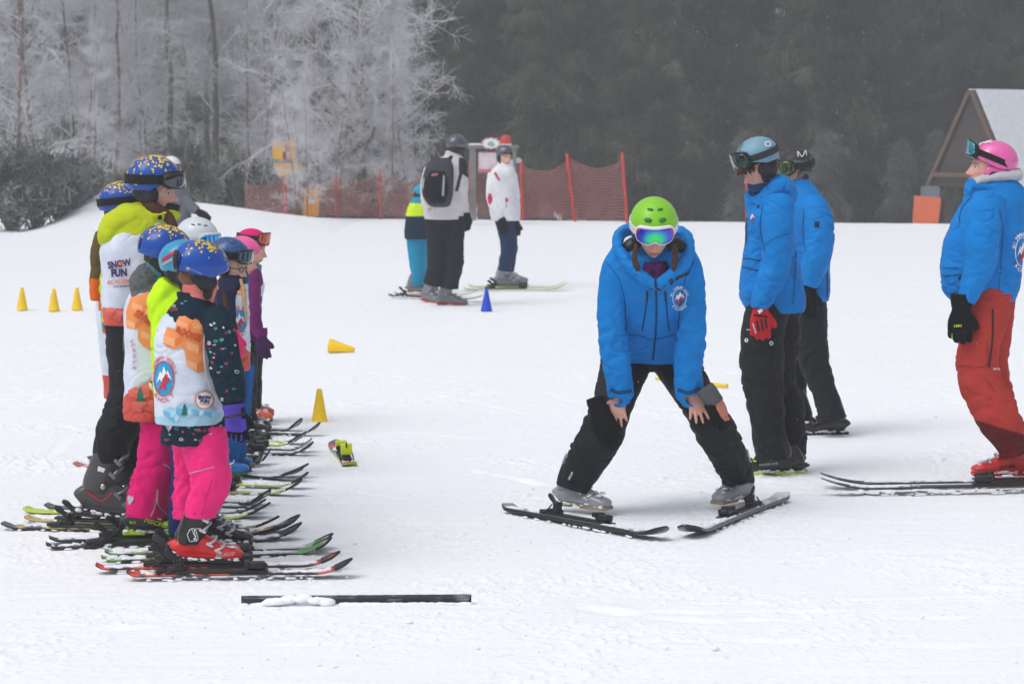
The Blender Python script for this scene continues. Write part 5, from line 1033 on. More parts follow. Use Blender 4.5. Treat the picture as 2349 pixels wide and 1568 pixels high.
red13 = boot_template((214, 30, 32), (24, 24, 26), (40, 40, 42), (205, 205, 210), 1); bo = put_boot(f.root, red13, 453, 1308, 0, .94, .04, zs=.86, label='red ski boot with black cuff'); put_boot(f.root, red13, 446, 1292, 0, .94, .045, zs=.62)
I = f.finish(); bb_ = [f.bvh['bib']]; pb = part(I, 'bib')
ZA = lambda L_: [(172 + x * .3292, 344.1 + y * .3292) for x, y in L_]
decal('block_ground', ZA([(725, 1160), (845, 1122), (900, 1160), (888, 1300), (905, 1480), (915, 1540), (855, 1550), (780, 1500), (770, 1430), (755, 1370), (685, 1388), (620, 1350), (622, 1300), (645, 1232), (700, 1250), (710, 1205)]), bb_, orange_p, pb, .0035, g=6)
for cx, cy, s in ((428, 742, 22), (398, 776, 22), (452, 790, 24), (448, 832, 20), (458, 745, 16)): cube_print(cx, cy, s, bb_, pb, (orange_p, orange_l, orange_d))
text('ROOKIE', (404, 762), (458, 784), 14, bb_, M('orange_ink', (196, 78, 22), .6), pb, .06, 0, off=.011)
emblem(f, 377, 868, 40, bb_, pb, disc=sky_p, txtm=red_p, words=('OWBOARD SCHULE', 'RHOLT'), sx=.55)
for cx, cy, s in ((390, 945, 14), (425, 940, 20), (455, 940, 16), (482, 945, 14), (400, 957, 12)): cube_print(cx, cy, s, bb_, pb, (sky_l, sky_d, M('sky_print_pale', (176, 216, 232), .6)))
fir(424, 938, 13, bb_, pb); snowfun(468, 917, 20, bb_, pb, rot=.05)
strokes('bib_piping', [[(512, 745), (492, 728), (472, 745), (466, 790), (470, 850), (486, 900), (508, 930)]], 3, bb_, white_p, pb, .006)
# little motifs printed on the jacket
jb = [f.bvh['jacket']]; pj = part(I, 'jacket'); Rn = random.Random(4); aqua = M('aqua_print', (110, 200, 206), .6); mots = []
for (u0, v0, u1, v1, n) in ((480, 735, 545, 915, 34), (375, 975, 508, 1012, 26), (395, 690, 430, 712, 5)):
    for i in range(n):
        u = Rn.uniform(u0, u1); v = Rn.uniform(v0, v1); r = Rn.uniform(2.2, 4.4); m_ = Rn.choice([aqua, pink_p, white_p]); k = Rn.randint(0, 4)
        if k == 0: ls = [[(u + r * math.cos(a), v + r * .8 * math.sin(a)) for a in np.linspace(0, 2 * PI, 9)]]
        elif k == 1: ls = [[(u - r, v), (u + r, v)], [(u, v - r), (u, v + r)], [(u - r * .7, v - r * .7), (u + r * .7, v + r * .7)]]
        elif k == 2: ls = [[(u - r, v - r * .5), (u - r * .3, v + r * .5), (u + r * .3, v - r * .5), (u + r, v + r * .4)]]
        elif k == 3: ls = [[(u - r * .5, v + r), (u - r * .6, v - r)], [(u, v + r), (u, v - r * 1.2)], [(u + r * .5, v + r), (u + r * .7, v - r * .8)]]
        else: ls = [[(u - r, v + r * .4), (u - r * .7, v - r * .4), (u, v - r * .8), (u + r * .7, v - r * .3), (u + r, v + r * .4), (u - r, v + r * .4)]]
        mots.append((ls, m_))
for m_ in (aqua, pink_p, white_p):
    VV = []; FF = []
    for ls, mm in mots:
        if mm is m_:
            for l in ls: V, Fc = stroke(l, .85, 12); FF += [tuple(i + len(VV) for i in q) for q in Fc]; VV += V
    o_ = lay('motif_print', VV, FF, jb, m_, pj, .004)
    if o_: o_['kind'] = 'stuff'
decal('heart_patch', [(378, 960), (383, 955), (388, 962), (394, 955), (399, 960), (397, 975), (388, 990), (380, 975)], jb, M('grey_print3', (176, 176, 180), .6), pj, g=4); text('YEAH!', (449, 960), (474, 966), 6, jb, pink_p, pj)
tb = [f.bvh['trousers']]; pt = part(I, 'trousers'); strokes('reflective_piping', [[(434, 1085), (460, 1078), (491, 1070)]], 1.8, tb, M('grey_print3'), pt); strokes('seam', [[(487, 1098), (474, 1140), (463, 1180)]], 1.6, tb, M('seam_pink', (190, 20, 92), .7), pt); decal('snap', [(443, 1175), (448, 1173), (450, 1178), (446, 1182)], tb, M('seam_pink'), pt, g=3)
bbv = [mbvh(bo)]; text('DALBELLO', (497, 1276), (538, 1272), 7, bbv, M('silver_print', (225, 170, 170), .5), bo, .02, Dmax=.3)
strokes('cuff_graphic', [[(430, 1225), (438, 1212), (448, 1214), (455, 1236)], [(440, 1212), (452, 1240), (446, 1215), (460, 1210)], [(430, 1225), (436, 1240), (448, 1238)]], 1.5, bbv, white_p, bo, .004, Dmax=.3)
text('N', (455 - 67 - .0, 0 + 0), (1, 1), 1, [], white_p, h) if False else None
hb = [mbvh(h)]; strokes('goggle_strap', [[(409, 572), (403, 592), (405, 618)]], 8, hb, blk, h, .006); text('N', (428, 617), (434, 619), 6, hb, yel, h, .05); text('HELLE KÖPFE TRAGEN HELM', (436, 618), (462, 628), 2.6, hb, M('lightblue_print', (150, 180, 240), .5), h)
ski((291, 1318), (804, 1292), .055, w=.078, base=(30, 31, 34), top=(60, 44, 42), band=(240, 96, 62), guard=(30, 30, 32), label='black and orange ski nearest the camera, under the front child', seed=11, bind=.40, sole=.29, lift=.015)
ski((220, 1302), (776, 1276), .055, w=.078, base=(30, 31, 34), top=(110, 66, 60), band=(240, 96, 62), guard=(30, 30, 32), label='orange ski second from the camera, under the front child', seed=12, bind=.44, sole=.29, lift=.015)
# ---- child with the turquoise helmet and neon hood
f = Fig(440, 1262, 'child with turquoise helmet and neon yellow hood, half hidden behind the ROOKIE bib')
f.cloth('jacket', [torso(f, [(404, 655, 26, 0, 30), (402, 690, 44, 0, 60), (404, 740, 56, 0, 74), (410, 850, 58, 0, 76), (415, 950, 56, 0, 76)]), f.rows([(396, 648, 28, 0, 40), (384, 668, 34, 0, 54), (372, 700, 34, 0, 56), (366, 728, 26, 0, 44), (366, 742, 14, 0, 26)], core=0, fold=.006, fs=36, seed=6), sleeve(f, [(430, 730, 24, -.14), (438, 800, 24, -.18), (446, 890, 20, -.2)])], fab('jacket_neon', (198, 246, 24)), .0075, 1, .005, seed=25)
f.cloth('trousers', [leg(f, [(420, 940, 44, 0), (424, 1030, 36, 0), (424, 1100, 30, 0), (414, 1180, 28, 0), (416, 1225, 27, 0)]), leg(f, [(440, 940, 42, .14), (444, 1100, 30, .14), (452, 1225, 27, .14)])], fab('trousers_dark_navy', (22, 44, 92)), .010, 1, .006)
B = frame(1.5, .12, 0); hc = f.J(422, 598, 0); h = helmet(f.root, hc, B, .118, M('helmet_turquoise', (30, 148, 190), .3, coat=.4), ridges=0, rim=(.14, -.55, -.6)); f.head = head_mesh(hc + B @ Vector((0, 0, -.05)), B, .88, child=True)
bo = boot_template((34, 36, 40), (34, 36, 40), (30, 30, 32), (170, 172, 176), 1); put_boot(f.root, bo, 478, 1266, 0, .95, .04); put_boot(f.root, bo, 470, 1252, 0, .95, .04); I = f.finish(); hb = [mbvh(h)]
decal('helmet_stripe', [(371, 600), (374, 592), (400, 574), (402, 580), (378, 598)], hb, M('stripe_red', (190, 40, 50), .4), h); decal('helmet_stripe', [(370, 610), (378, 600), (402, 588), (402, 594), (380, 606)], hb, M('stripe_grey', (160, 175, 185), .4), h)
ski((232, 1279), (757, 1238), .06, w=.08, base=(32, 33, 36), top=(196, 200, 196), band=(110, 176, 90), guard=(34, 34, 36), label='white and green ski behind the two orange skis', seed=13, bind=.44, sole=.29, bcol=(60, 62, 64)); ski((240, 1264), (760, 1249 - 20), .06, w=.08, base=(32, 33, 36), top=(196, 200, 196), band=(110, 176, 90), guard=(34, 34, 36), label='white and green ski, third pair from the camera, tip beyond its twin', seed=14, bind=.44, sole=.29)
# ---- child with magenta trousers and STAR bib
f = Fig(350, 1238, 'child with magenta trousers, grey hood and bib lettered STAR', hair=(60, 45, 40)); K11 = f
f.cloth('jacket', [torso(f, [(352, 640, 30, 0, 34), (350, 668, 48, 0, 62), (348, 710, 54, 0, 72), (350, 800, 56, 0, 74), (352, 900, 56, 0, 74), (352, 945, 54, 0, 70)]), f.rows([(362, 622, 24, 0, 34), (345, 636, 36, 0, 50), (326, 656, 34, 0, 54), (312, 672, 20, 0, 40)], core=0, fold=.007, fs=40, seed=7), sleeve(f, [(384, 700, 26, -.14), (392, 790, 25, -.18), (398, 880, 20, -.2)]), sleeve(f, [(312, 700, 20, .12), (300, 790, 18, .16), (302, 860, 14, .16)])], fab('jacket_grey_melange', (98, 100, 104), var=.25, vscale=60), .0075, 1, .006, seed=31)
def c11(u, v): return (206, 82, 72) if v > 905 + 8 * math.sin(u * .12) else bibw
bib(f, [(352, 660, 46, 0, 54), (350, 690, 60, 0, 72), (348, 740, 62, 0, 82), (350, 820, 62, 0, 84), (348, 900, 62, 0, 84), (346, 958, 60, 0, 82)], c11, 32)
mg = fab('trousers_magenta', (218, 14, 112), rough=.6)
f.cloth('trousers', [leg(f, [(368, 940, 46, -.05), (366, 1000, 46, -.06), (362, 1060, 48, -.07), (350, 1110, 48, -.06), (338, 1155, 48, -.05), (336, 1184, 48, -.05)], fold=.010, fs=26), leg(f, [(385, 940, 42, .12), (392, 1040, 36, .12), (392, 1110, 32, .12), (386, 1182, 32, .12)])], mg, .0070, 1, .010, seed=33)
h, hc, B = bhelmet(f, 378, 568, 0, 1.75, .2, .130, 2); f.head = head_mesh(hc + B @ Vector((0, 0, -.055)), B, .88, child=True)
mesh('neck_gaiter', *loft([f.J(372, 605, 0), f.J(362, 640, 0)], [36 * f.mp, 40 * f.mp], [36 * f.mp] * 2, fold=.005, fs=70, seg=26, n=14), fab('gaiter_teal', (84, 140, 146)), f.root)
bo11 = boot_template((44, 52, 54), (44, 52, 54), (186, 226, 30), (206, 226, 30), 1); bo = put_boot(f.root, bo11, 336, 1240, 0, 1.0, .035); put_boot(f.root, bo11, 372, 1226, 0, 1.0, .035)
I = f.finish(); bb_ = [f.bvh['bib']]; pb = part(I, 'bib'); strokes('goggle_strap', [[(318, 552), (316, 574), (324, 598)]], 6, [mbvh(h)], blk, h, .006)
decal('block_ground', ZA([(390, 1030), (520, 985), (525, 1110), (560, 1210), (570, 1300), (545, 1400), (480, 1370), (440, 1320), (440, 1245), (362, 1240), (360, 1120)]), bb_, orange_p, pb, .0035, g=6)
for cx, cy, s in ((325, 700, 20), (308, 738, 18), (345, 765, 20), (350, 715, 18)): cube_print(cx, cy, s, bb_, pb, (orange_p, orange_l, orange_d))
text('STAR', (309, 722), (343, 746), 15, bb_, M('orange_ink'), pb, .06, off=.011); arctext('SCHULE', 292, 830, 18, 60, 30, 110, 8, bb_, red_p, pb)
for cx, cy, s in ((312, 900, 16), (340, 893, 20), (365, 905, 18), (322, 930, 18), (350, 930, 18)): cube_print(cx, cy, s, bb_, pb, (M('coral_print_light', (222, 112, 94), .6), coral, coral_d))
fir(322, 903, 16, bb_, pb); snowfun(357, 880, 17, bb_, pb)
tb = [f.bvh['trousers']]; pt = part(I, 'trousers'); strokes('zip', [[(361, 1122), (358, 1150), (346, 1184)], [(361, 1122), (362, 1155), (374, 1172), (384, 1180)]], 2.4, tb, M('grey_print3'), pt); strokes('reflective_piping', [[(374, 1063), (386, 1070), (396, 1082)]], 2, tb, M('grey_print3'), pt)
decal('heart_patch', [(294, 1138), (299, 1134), (302, 1140), (306, 1136), (307, 1146), (298, 1158), (294, 1150)], tb, M('grey_print3'), pt, g=3)
bbv = [mbvh(bo)]; text('FISCHER', (330, 1196), (395, 1212), 9, bbv, lime_p, bo, .03, .3, Dmax=.3); text('RC4', (298, 1200), (312, 1200), 6, bbv, lime_p, bo, Dmax=.3)
ski((105, 1249), (688, 1204), .07, w=.08, base=(28, 29, 32), top=(60, 62, 66), guard=(34, 34, 36), label='long dark grey ski under the magenta trousers, nearer the camera', seed=15, bind=.38); ski((112, 1234), (684, 1186), .07, w=.08, base=(28, 29, 32), top=(60, 62, 66), guard=(34, 34, 36), label='long dark grey ski under the magenta trousers, farther from the camera', seed=16, bind=.42)
# ---- teenager with the lime hood
f = Fig(280, 1196, 'tall teenager in lime green hood and SNOW FUN bib with blue and yellow helmet', hair=(96, 58, 40), skin=(232, 180, 162)); K9 = f
lime = fab('jacket_lime', (190, 204, 30))
f.cloth('jacket', [torso(f, [(338, 478, 34, 0, 44), (322, 505, 58, 0, 66), (312, 550, 66, 0, 78), (308, 620, 68, 0, 78), (300, 690, 62, 0, 74), (292, 738, 56, 0, 70)]),
    f.rows([(396, 496, 12, -.08, 26), (365, 492, 18, -.03, 50), (330, 492, 28, 0, 64), (290, 508, 40, 0, 72), (262, 535, 38, 0, 70), (246, 558, 22, 0, 48), (242, 568, 10, 0, 22)], core=0, fold=.008, fs=26, seed=5), sleeve(f, [(370, 540, 32, -.14), (378, 640, 30, -.2), (372, 720, 26, -.22)]), sleeve(f, [(262, 560, 22, .14), (248, 640, 20, .18), (252, 720, 18, .16)])], lime, .0070, 1, .008, seed=41)
def c9(u, v): return (212, 88, 80) if v > 706 else bibw
bib(f, [(340, 500, 44, 0, 56), (320, 528, 70, 0, 74), (310, 570, 76, 0, 86), (308, 640, 72, 0, 88), (302, 700, 66, 0, 84), (298, 742, 60, 0, 80)], c9, 42)
f.cloth('trousers', [leg(f, [(292, 725, 52, -.04), (288, 800, 44, -.06), (292, 880, 40, -.06), (282, 950, 44, -.06), (262, 1000, 44, -.05), (254, 1046, 40, -.04), (254, 1060, 36, -.04)], fold=.012), leg(f, [(310, 725, 50, .14), (318, 860, 42, .14), (312, 980, 36, .14), (306, 1080, 34, .14)])], pblk, .008, 1, .007, seed=43)
f.cloth('far_sleeve', [sleeve(f, [(262, 745, 18, -.2), (266, 800, 18, -.2), (276, 850, 14, -.2)])], pblk, .008) if False else None
h, hc, B = bhelmet(f, 352, 410, 0, 1.36, .05, .140, 3, gog=dict(el=.02, tilt=-.06, frame_=(24, 24, 27), strap=(18, 18, 20), hh=.040, out=1.14, lens=(60, 64, 70), sh=.024))
f.head = head_mesh(hc + B @ Vector((0, .012, -.068)), B, .98, (232, 180, 162), (96, 58, 40))
mesh('face_mask', *loft([f.J(398, 466, 0), f.J(394, 480, 0), f.J(380, 496, 0)], [20 * f.mp, 22 * f.mp, 30 * f.mp], [26 * f.mp, 30 * f.mp, 36 * f.mp], fold=.004, fs=60, seg=26, n=14), blk, f.root)
tuft(f, [(335, 462, -.08), (355, 482, -.10), (385, 498, -.10), (398, 520, -.12), (402, 545, -.12)], [14, 18, 13, 9, 3], hair)
b9 = boot_template((72, 70, 70), (72, 70, 70), (60, 60, 62), (120, 120, 124), 1); bo = put_boot(f.root, b9, 232, 1200, .0, 1.18, .03, pitch=.14, zs=1.05); put_boot(f.root, b9, 285, 1180, .0, 1.1, .03, pitch=.1)
I = f.finish(); bb_ = [f.bvh['bib']]; pb = part(I, 'bib')
text('SNOW', (250, 616), (302, 608), 15, bb_, purple_p, pb, .045, off=.006); text('FUN', (257, 634), (292, 632), 16, bb_, purple_p, pb, .05, off=.006); decal('orange_cross', [(276, 599), (279, 602), (282, 598), (284, 600), (281, 604), (284, 608), (282, 610), (279, 607), (276, 610), (274, 608), (277, 604), (274, 600)], bb_, orange_d, pb, .009, g=3)
text('ACADEMY', (247, 652), (306, 648), 9.5, bb_, orange_d, pb, .02, off=.006); text('ÖSTERREICH', (262, 660), (306, 657), 4.5, bb_, purple_p, pb, .02, off=.006)
for cx, cy, s in ((255, 716, 14), (275, 722, 16), (292, 718, 14)): cube_print(cx, cy, s, bb_, pb, (M('coral_print_light'), coral, coral_d))
hob = [f.bvh['jacket']]; pj = part(I, 'jacket'); decal('hood_patch', [(387, 494), (398, 494), (401, 509), (392, 506)], hob, blk_p, pj, g=4, Dmax=.3); decal('cord_stopper', [(362, 494), (371, 493), (372, 503), (363, 503)], hob, blk_p, pj, g=4)
hb = [mbvh(h)]; text('N', (309, 424), (315, 425), 6, hb, yel, h, .05); bbv = [mbvh(bo)]; strokes('red_trim', [[(198, 1125), (215, 1138), (235, 1148), (256, 1130)]], 3, bbv, red_p, bo, .004, Dmax=.3); decal('white_label', [(226, 1068), (242, 1074), (238, 1083), (224, 1079)], bbv, white_p, bo, .004, g=4, Dmax=.3)
ski((6, 1201), (664, 1195), .065, w=.078, base=(30, 31, 34), top=(206, 180, 84), band=(60, 60, 60), label='long gold-tipped ski whose tail reaches the left edge, under the lime-hooded teenager', seed=17, bind=.36, sole=.34); ski((60, 1186), (636, 1189), .065, w=.075, base=(30, 31, 34), top=(196, 172, 90), guard=(34, 34, 36), label='ski with a gold and black tip beside the long gold-tipped ski', seed=18, bind=.34, sole=.34)
# ---- child behind the teenager (olive sleeve)
f = Fig(300, 1160, 'child in olive and orange jacket with blue and yellow helmet behind the lime-hooded teenager')
f.cloth('jacket', [torso(f, [(272, 500, 26, 0, 34), (268, 530, 40, 0, 60), (266, 600, 44, 0, 66), (268, 700, 42, 0, 64), (270, 760, 40, 0, 62)]), sleeve(f, [(240, 535, 22, -.14), (228, 580, 21, -.18), (226, 610, 18, -.18), (222, 650, 17, -.18), (222, 690, 15, -.18)])], fab('jacket_olive_orange', attr=True), .008, 1, .006, colf=lambda u, v: (226, 104, 36) if v > 638 else (98, 82, 48), seed=51)
bib(f, [(268, 590, 44, .02, 56), (266, 640, 46, .02, 66), (270, 760, 44, .02, 68), (280, 912, 38, .02, 60)], lambda u, v: (206, 82, 72) if v > 860 else bibw, 52)
f.cloth('trousers', [leg(f, [(285, 890, 36, 0), (300, 1000, 32, 0), (305, 1110, 30, 0)]), leg(f, [(300, 890, 36, .12), (320, 1110, 30, .12)])], pblk, .012)
f.cloth('sleeve_black', [sleeve(f, [(262, 745, 18, -.2), (262, 800, 17, -.2), (268, 850, 14, -.22)])], pblk, .008); glove(f.root, f.J(269, 862, -.24), (.05, 0, -1), (-.2, -1, 0), .9, -1, gblk, fat=1.7)
h, hc, B = bhelmet(f, 276, 460, 0, 1.5, -.1, .118, 4, gog=dict(el=.0, aw=.6, frame_=(24, 24, 27), strap=(18, 18, 20), hh=.03, out=1.1, lens=(60, 64, 70))); f.head = head_mesh(hc + B @ Vector((0, 0, -.05)), B, .9, child=True)
put_boot(f.root, b9, 305, 1162, 0, 1, .03); put_boot(f.root, b9, 325, 1150, 0, 1, .03); I = f.finish(); arctext('SCHULE', 240, 790, 12, 60, 10, 90, 8, [f.bvh['bib']], red_p, part(I, 'bib')); decal('crest_disc', [(236, 680), (243, 700), (244, 730), (236, 760), (232, 720)], [f.bvh['bib']], sky_p, part(I, 'bib'))
ski((58, 1166), (616, 1158), .075, w=.10, base=(60, 66, 30), top=(208, 226, 40), guard=(34, 34, 36), label='wide lime yellow ski with a raised black-rimmed tip', seed=19, bind=.40); ski((106, 1158), (606, 1150), .07, w=.09, base=(50, 56, 30), top=(70, 72, 76), label='dark ski whose tip overlaps the wide lime yellow ski', guard=(34, 34, 36), seed=20, bind=.40)
# ---- white helmet with blue mirrored goggles
f = Fig(470, 1062, 'child with white helmet and blue mirrored goggles in the line'); 
f.cloth('jacket', [torso(f, [(452, 592, 26, 0, 30), (450, 620, 40, 0, 54), (450, 700, 48, 0, 62), (455, 850, 50, 0, 62)])], fab('jacket_bluegrey', (60, 78, 110)), .010)
f.cloth('trousers', [leg(f, [(460, 830, 38, 0), (466, 930, 30, 0), (470, 1030, 26, 0)]), leg(f, [(480, 830, 38, .12), (486, 930, 30, .12), (490, 1030, 26, .12)])], pblk, .012)
B = frame(1.05, .10, 0); hc = f.J(452, 540, 0); h = helmet(f.root, hc, B, .130, M('helmet_white2', (206, 212, 218), .35, coat=.3, var=.02), ridges=0, rim=(.16, -.3, -.5), vents=[(.9, .75, .012, .004), (.5, .7, .012, .004), (1.3, .7, .012, .004)], cols=(60, 62, 66), gog=dict(el=-.16, frame_=(214, 218, 222), strap=(196, 200, 204), hh=.044, out=1.13, aw=.85, lens=(40, 160, 235), sh=.022)); f.head = head_mesh(hc + B @ Vector((0, .004, -.06)), B, .92, child=True)
put_boot(f.root, bo11, 474, 1064, 0, .95, .03); put_boot(f.root, bo11, 480, 1052, 0, .95, .03); f.finish()
# ---- dark blue helmet and glasses
f = Fig(520, 1095, 'child with glasses and dark blue helmet with black goggles pushed up', hair=(196, 160, 116), skin=(234, 186, 168))
f.cloth('jacket', [torso(f, [(532, 630, 22, 0, 30), (530, 655, 34, 0, 52), (530, 720, 34, 0, 54), (532, 850, 36, 0, 54)]), sleeve(f, [(518, 665, 22, -.12), (520, 730, 22, -.16), (532, 775, 15, -.18)])], fab('jacket_navy_dots', (40, 44, 78), var=.4, vscale=120), .0075, 1, .005, seed=61)
bib(f, [(544, 650, 26, -.0, 34), (543, 690, 27, -.02, 52), (545, 760, 27, -.03, 60), (546, 848, 28, -.03, 60)], lambda u, v: (212, 88, 70) if v > 800 + 6 * math.sin(u * .2) else bibw, 62)
f.cloth('trousers', [leg(f, [(544, 835, 36, 0), (540, 930, 30, 0), (520, 1060, 26, 0)]), leg(f, [(556, 835, 30, .12), (556, 900, 22, .12), (540, 1050, 24, .12)])], fab('trousers_blue', (10, 92, 160)), .012)
B = frame(1.30, .18, 0); hc = f.J(524, 585, 0); h = helmet(f.root, hc, B, .122, M('helmet_deep_blue', (34, 84, 150), .35, coat=.3, var=.5, vscale=50), ridges=0, rim=(.18, -.3, -.5), gog=dict(el=.12, frame_=(24, 24, 27), strap=(18, 18, 20), hh=.038, out=1.15, aw=.8, lens=(50, 80, 96), sh=.02)); f.head = head_mesh(hc + B @ Vector((0, .010, -.062)), B, .95, (234, 186, 168), (196, 160, 116), True)
g = Geo(); hcn = hc + B @ Vector((0, .010, -.062))
for sx in (-1, 1):
    pts = [hcn + B @ Vector((sx * .031 + .021 * math.cos(a), .098 - abs(.021 * math.cos(a) + sx * .031) * .12, .001 + .016 * math.sin(a))) for a in np.linspace(0, 2 * PI, 15)]; g.add(*loft(pts, [.0022] * 15, [.0022] * 15, n=30, seg=6))
    g.add(*loft([hcn + B @ Vector((sx * .052, .092, .003)), hcn + B @ Vector((sx * .07, .04, .003)), hcn + B @ Vector((sx * .072, -.01, .0))], [.0022] * 3, [.0022] * 3, n=10, seg=6))
g.mesh('glasses', M('glasses_dark', (30, 46, 60), .3), f.root)
mesh('neck_gaiter', *loft([f.J(534, 622, 0), f.J(532, 648, 0)], [20 * f.mp, 24 * f.mp], [24 * f.mp] * 2, fold=.004, fs=70, seg=22, n=12), fab('gaiter_dark', (40, 42, 50), var=.5, vscale=80), f.root)
tuft(f, [(552, 640, -.08), (560, 675, -.12), (562, 710, -.14), (566, 745, -.15)], [4, 4, 3, 1], fab('hair_blond', (196, 160, 116), rough=.5, bump=.6, bscale=90, sheen=0))
glove(f.root, f.J(536, 768, -.2), (.05, 0, -1), (-.15, -1, 0), .8, -1, fab('glove_pink', (240, 50, 120)), fat=1.8)
b15 = boot_template((20, 110, 190), (20, 110, 190), (30, 90, 60), (200, 205, 210), 0); put_boot(f.root, b15, 490, 1098, 0, .9, .03); put_boot(f.root, b15, 500, 1082, 0, .9, .03)
I = f.finish(); bb_ = [f.bvh['bib']]; emblem(f, 548, 737, 26, bb_, part(I, 'bib'), disc=sky_p, txtm=red_p, words=('NOWBOARD SCHULE', 'ERHOLT'), sx=.62); cube_print(553, 668, 10, bb_, part(I, 'bib'), (orange_p, orange_l, orange_d)); cube_print(552, 820, 14, bb_, part(I, 'bib'), (M('coral_print_light'), coral, coral_d))
# ---- pink helmet
f = Fig(560, 1000, 'child with glossy pink helmet between the glasses child and the magenta beanie child')
f.cloth('jacket', [torso(f, [(550, 618, 20, 0, 26), (546, 645, 26, 0, 44), (544, 720, 26, 0, 46), (544, 820, 26, 0, 46)])], fab('jacket_bluegrey'), .010); f.cloth('trousers', [leg(f, [(556, 810, 28, 0), (556, 900, 24, 0), (556, 980, 22, 0)]), leg(f, [(566, 810, 26, .1), (566, 980, 22, .1)])], pblk, .012)
B = frame(1.35, .15, 0); hc = f.J(556, 577, 0); helmet(f.root, hc, B, .120, M('helmet_rose', (240, 92, 160), .22, coat=.5, var=.03), pad=M('pad_grey', (104, 104, 104), .8), ridges=.01, rim=(.16, -.35, -.5), vents=[(1.4, .3, .006, .016)], cols=(240, 200, 220)); f.head = head_mesh(hc + B @ Vector((0, .0, -.055)), B, .9, child=True); put_boot(f.root, b3, 548, 1002, 0, .85, .03); put_boot(f.root, b3, 552, 992, 0, .85, .03); f.finish()
# ---- magenta beanie, purple jacket
f = Fig(575, 972, 'child in purple jacket and magenta hat with goggles on top, farthest of the line', hair=(120, 80, 60), skin=(230, 176, 156))
pur = fab('jacket_plum', (116, 38, 104))
f.cloth('jacket', [torso(f, [(576, 612, 20, 0, 24), (572, 640, 30, 0, 44), (568, 700, 32, 0, 48), (566, 780, 32, 0, 48)]), sleeve(f, [(580, 650, 19, -.1), (579, 695, 19, -.14), (584, 735, 17, -.15), (594, 768, 13, -.16)])], pur, .008, 1, .006, seed=71)
bib(f, [(578, 628, 20, .03, 26), (578, 660, 27, .03, 46), (572, 700, 27, .03, 50), (570, 760, 28, .03, 50)], lambda u, v: bibw, 72)
f.cloth('trousers', [leg(f, [(566, 770, 28, 0), (566, 860, 24, 0), (566, 940, 22, 0)]), leg(f, [(578, 770, 26, .1), (578, 940, 22, .1)])], pblk, .012)
B = frame(1.25, .15, 0); hc = f.J(578, 556, 0); hat = helmet(f.root, hc, B, .112, fab('hat_magenta', (222, 28, 112), bscale=120), ridges=0, rim=(-.05, -.38, -.5), pads=False, brim=False, name='hat', gog=dict(el=.42, tilt=-.1, frame_=(26, 26, 30), strap=(24, 24, 28), hh=.038, out=1.16, aw=.85, lens=(196, 84, 60))); f.head = head_mesh(hc + B @ Vector((0, .006, -.045)), B, .92, (230, 176, 156), (120, 80, 60), True)
mesh('neck_gaiter', *loft([f.J(586, 604, 0), f.J(580, 620, 0)], [16 * f.mp, 20 * f.mp], [20 * f.mp] * 2, seg=22, n=10), fab('gaiter_teal'), f.root)
g1 = glove(f.root, f.J(600, 776, -.17), (.1, 0, -1), (-.15, -1, 0), .88, -1, fab('glove_plum', (72, 36, 84)), fat=1.8, cuff=pur)
b17 = boot_template((232, 92, 40), (210, 210, 206), (40, 40, 42), (205, 205, 210), 1); bo = put_boot(f.root, b17, 556, 976, 0, .92, .03); put_boot(f.root, b17, 560, 964, 0, .92, .03); I = f.finish(); text('DALBELLO', (563, 958), (590, 957), 5, [mbvh(bo)], blk_p, bo, Dmax=.3); decal('hat_label', [(578, 556), (590, 557), (590, 566), (578, 565)], [mbvh(hat)], white_p, hat, g=4)
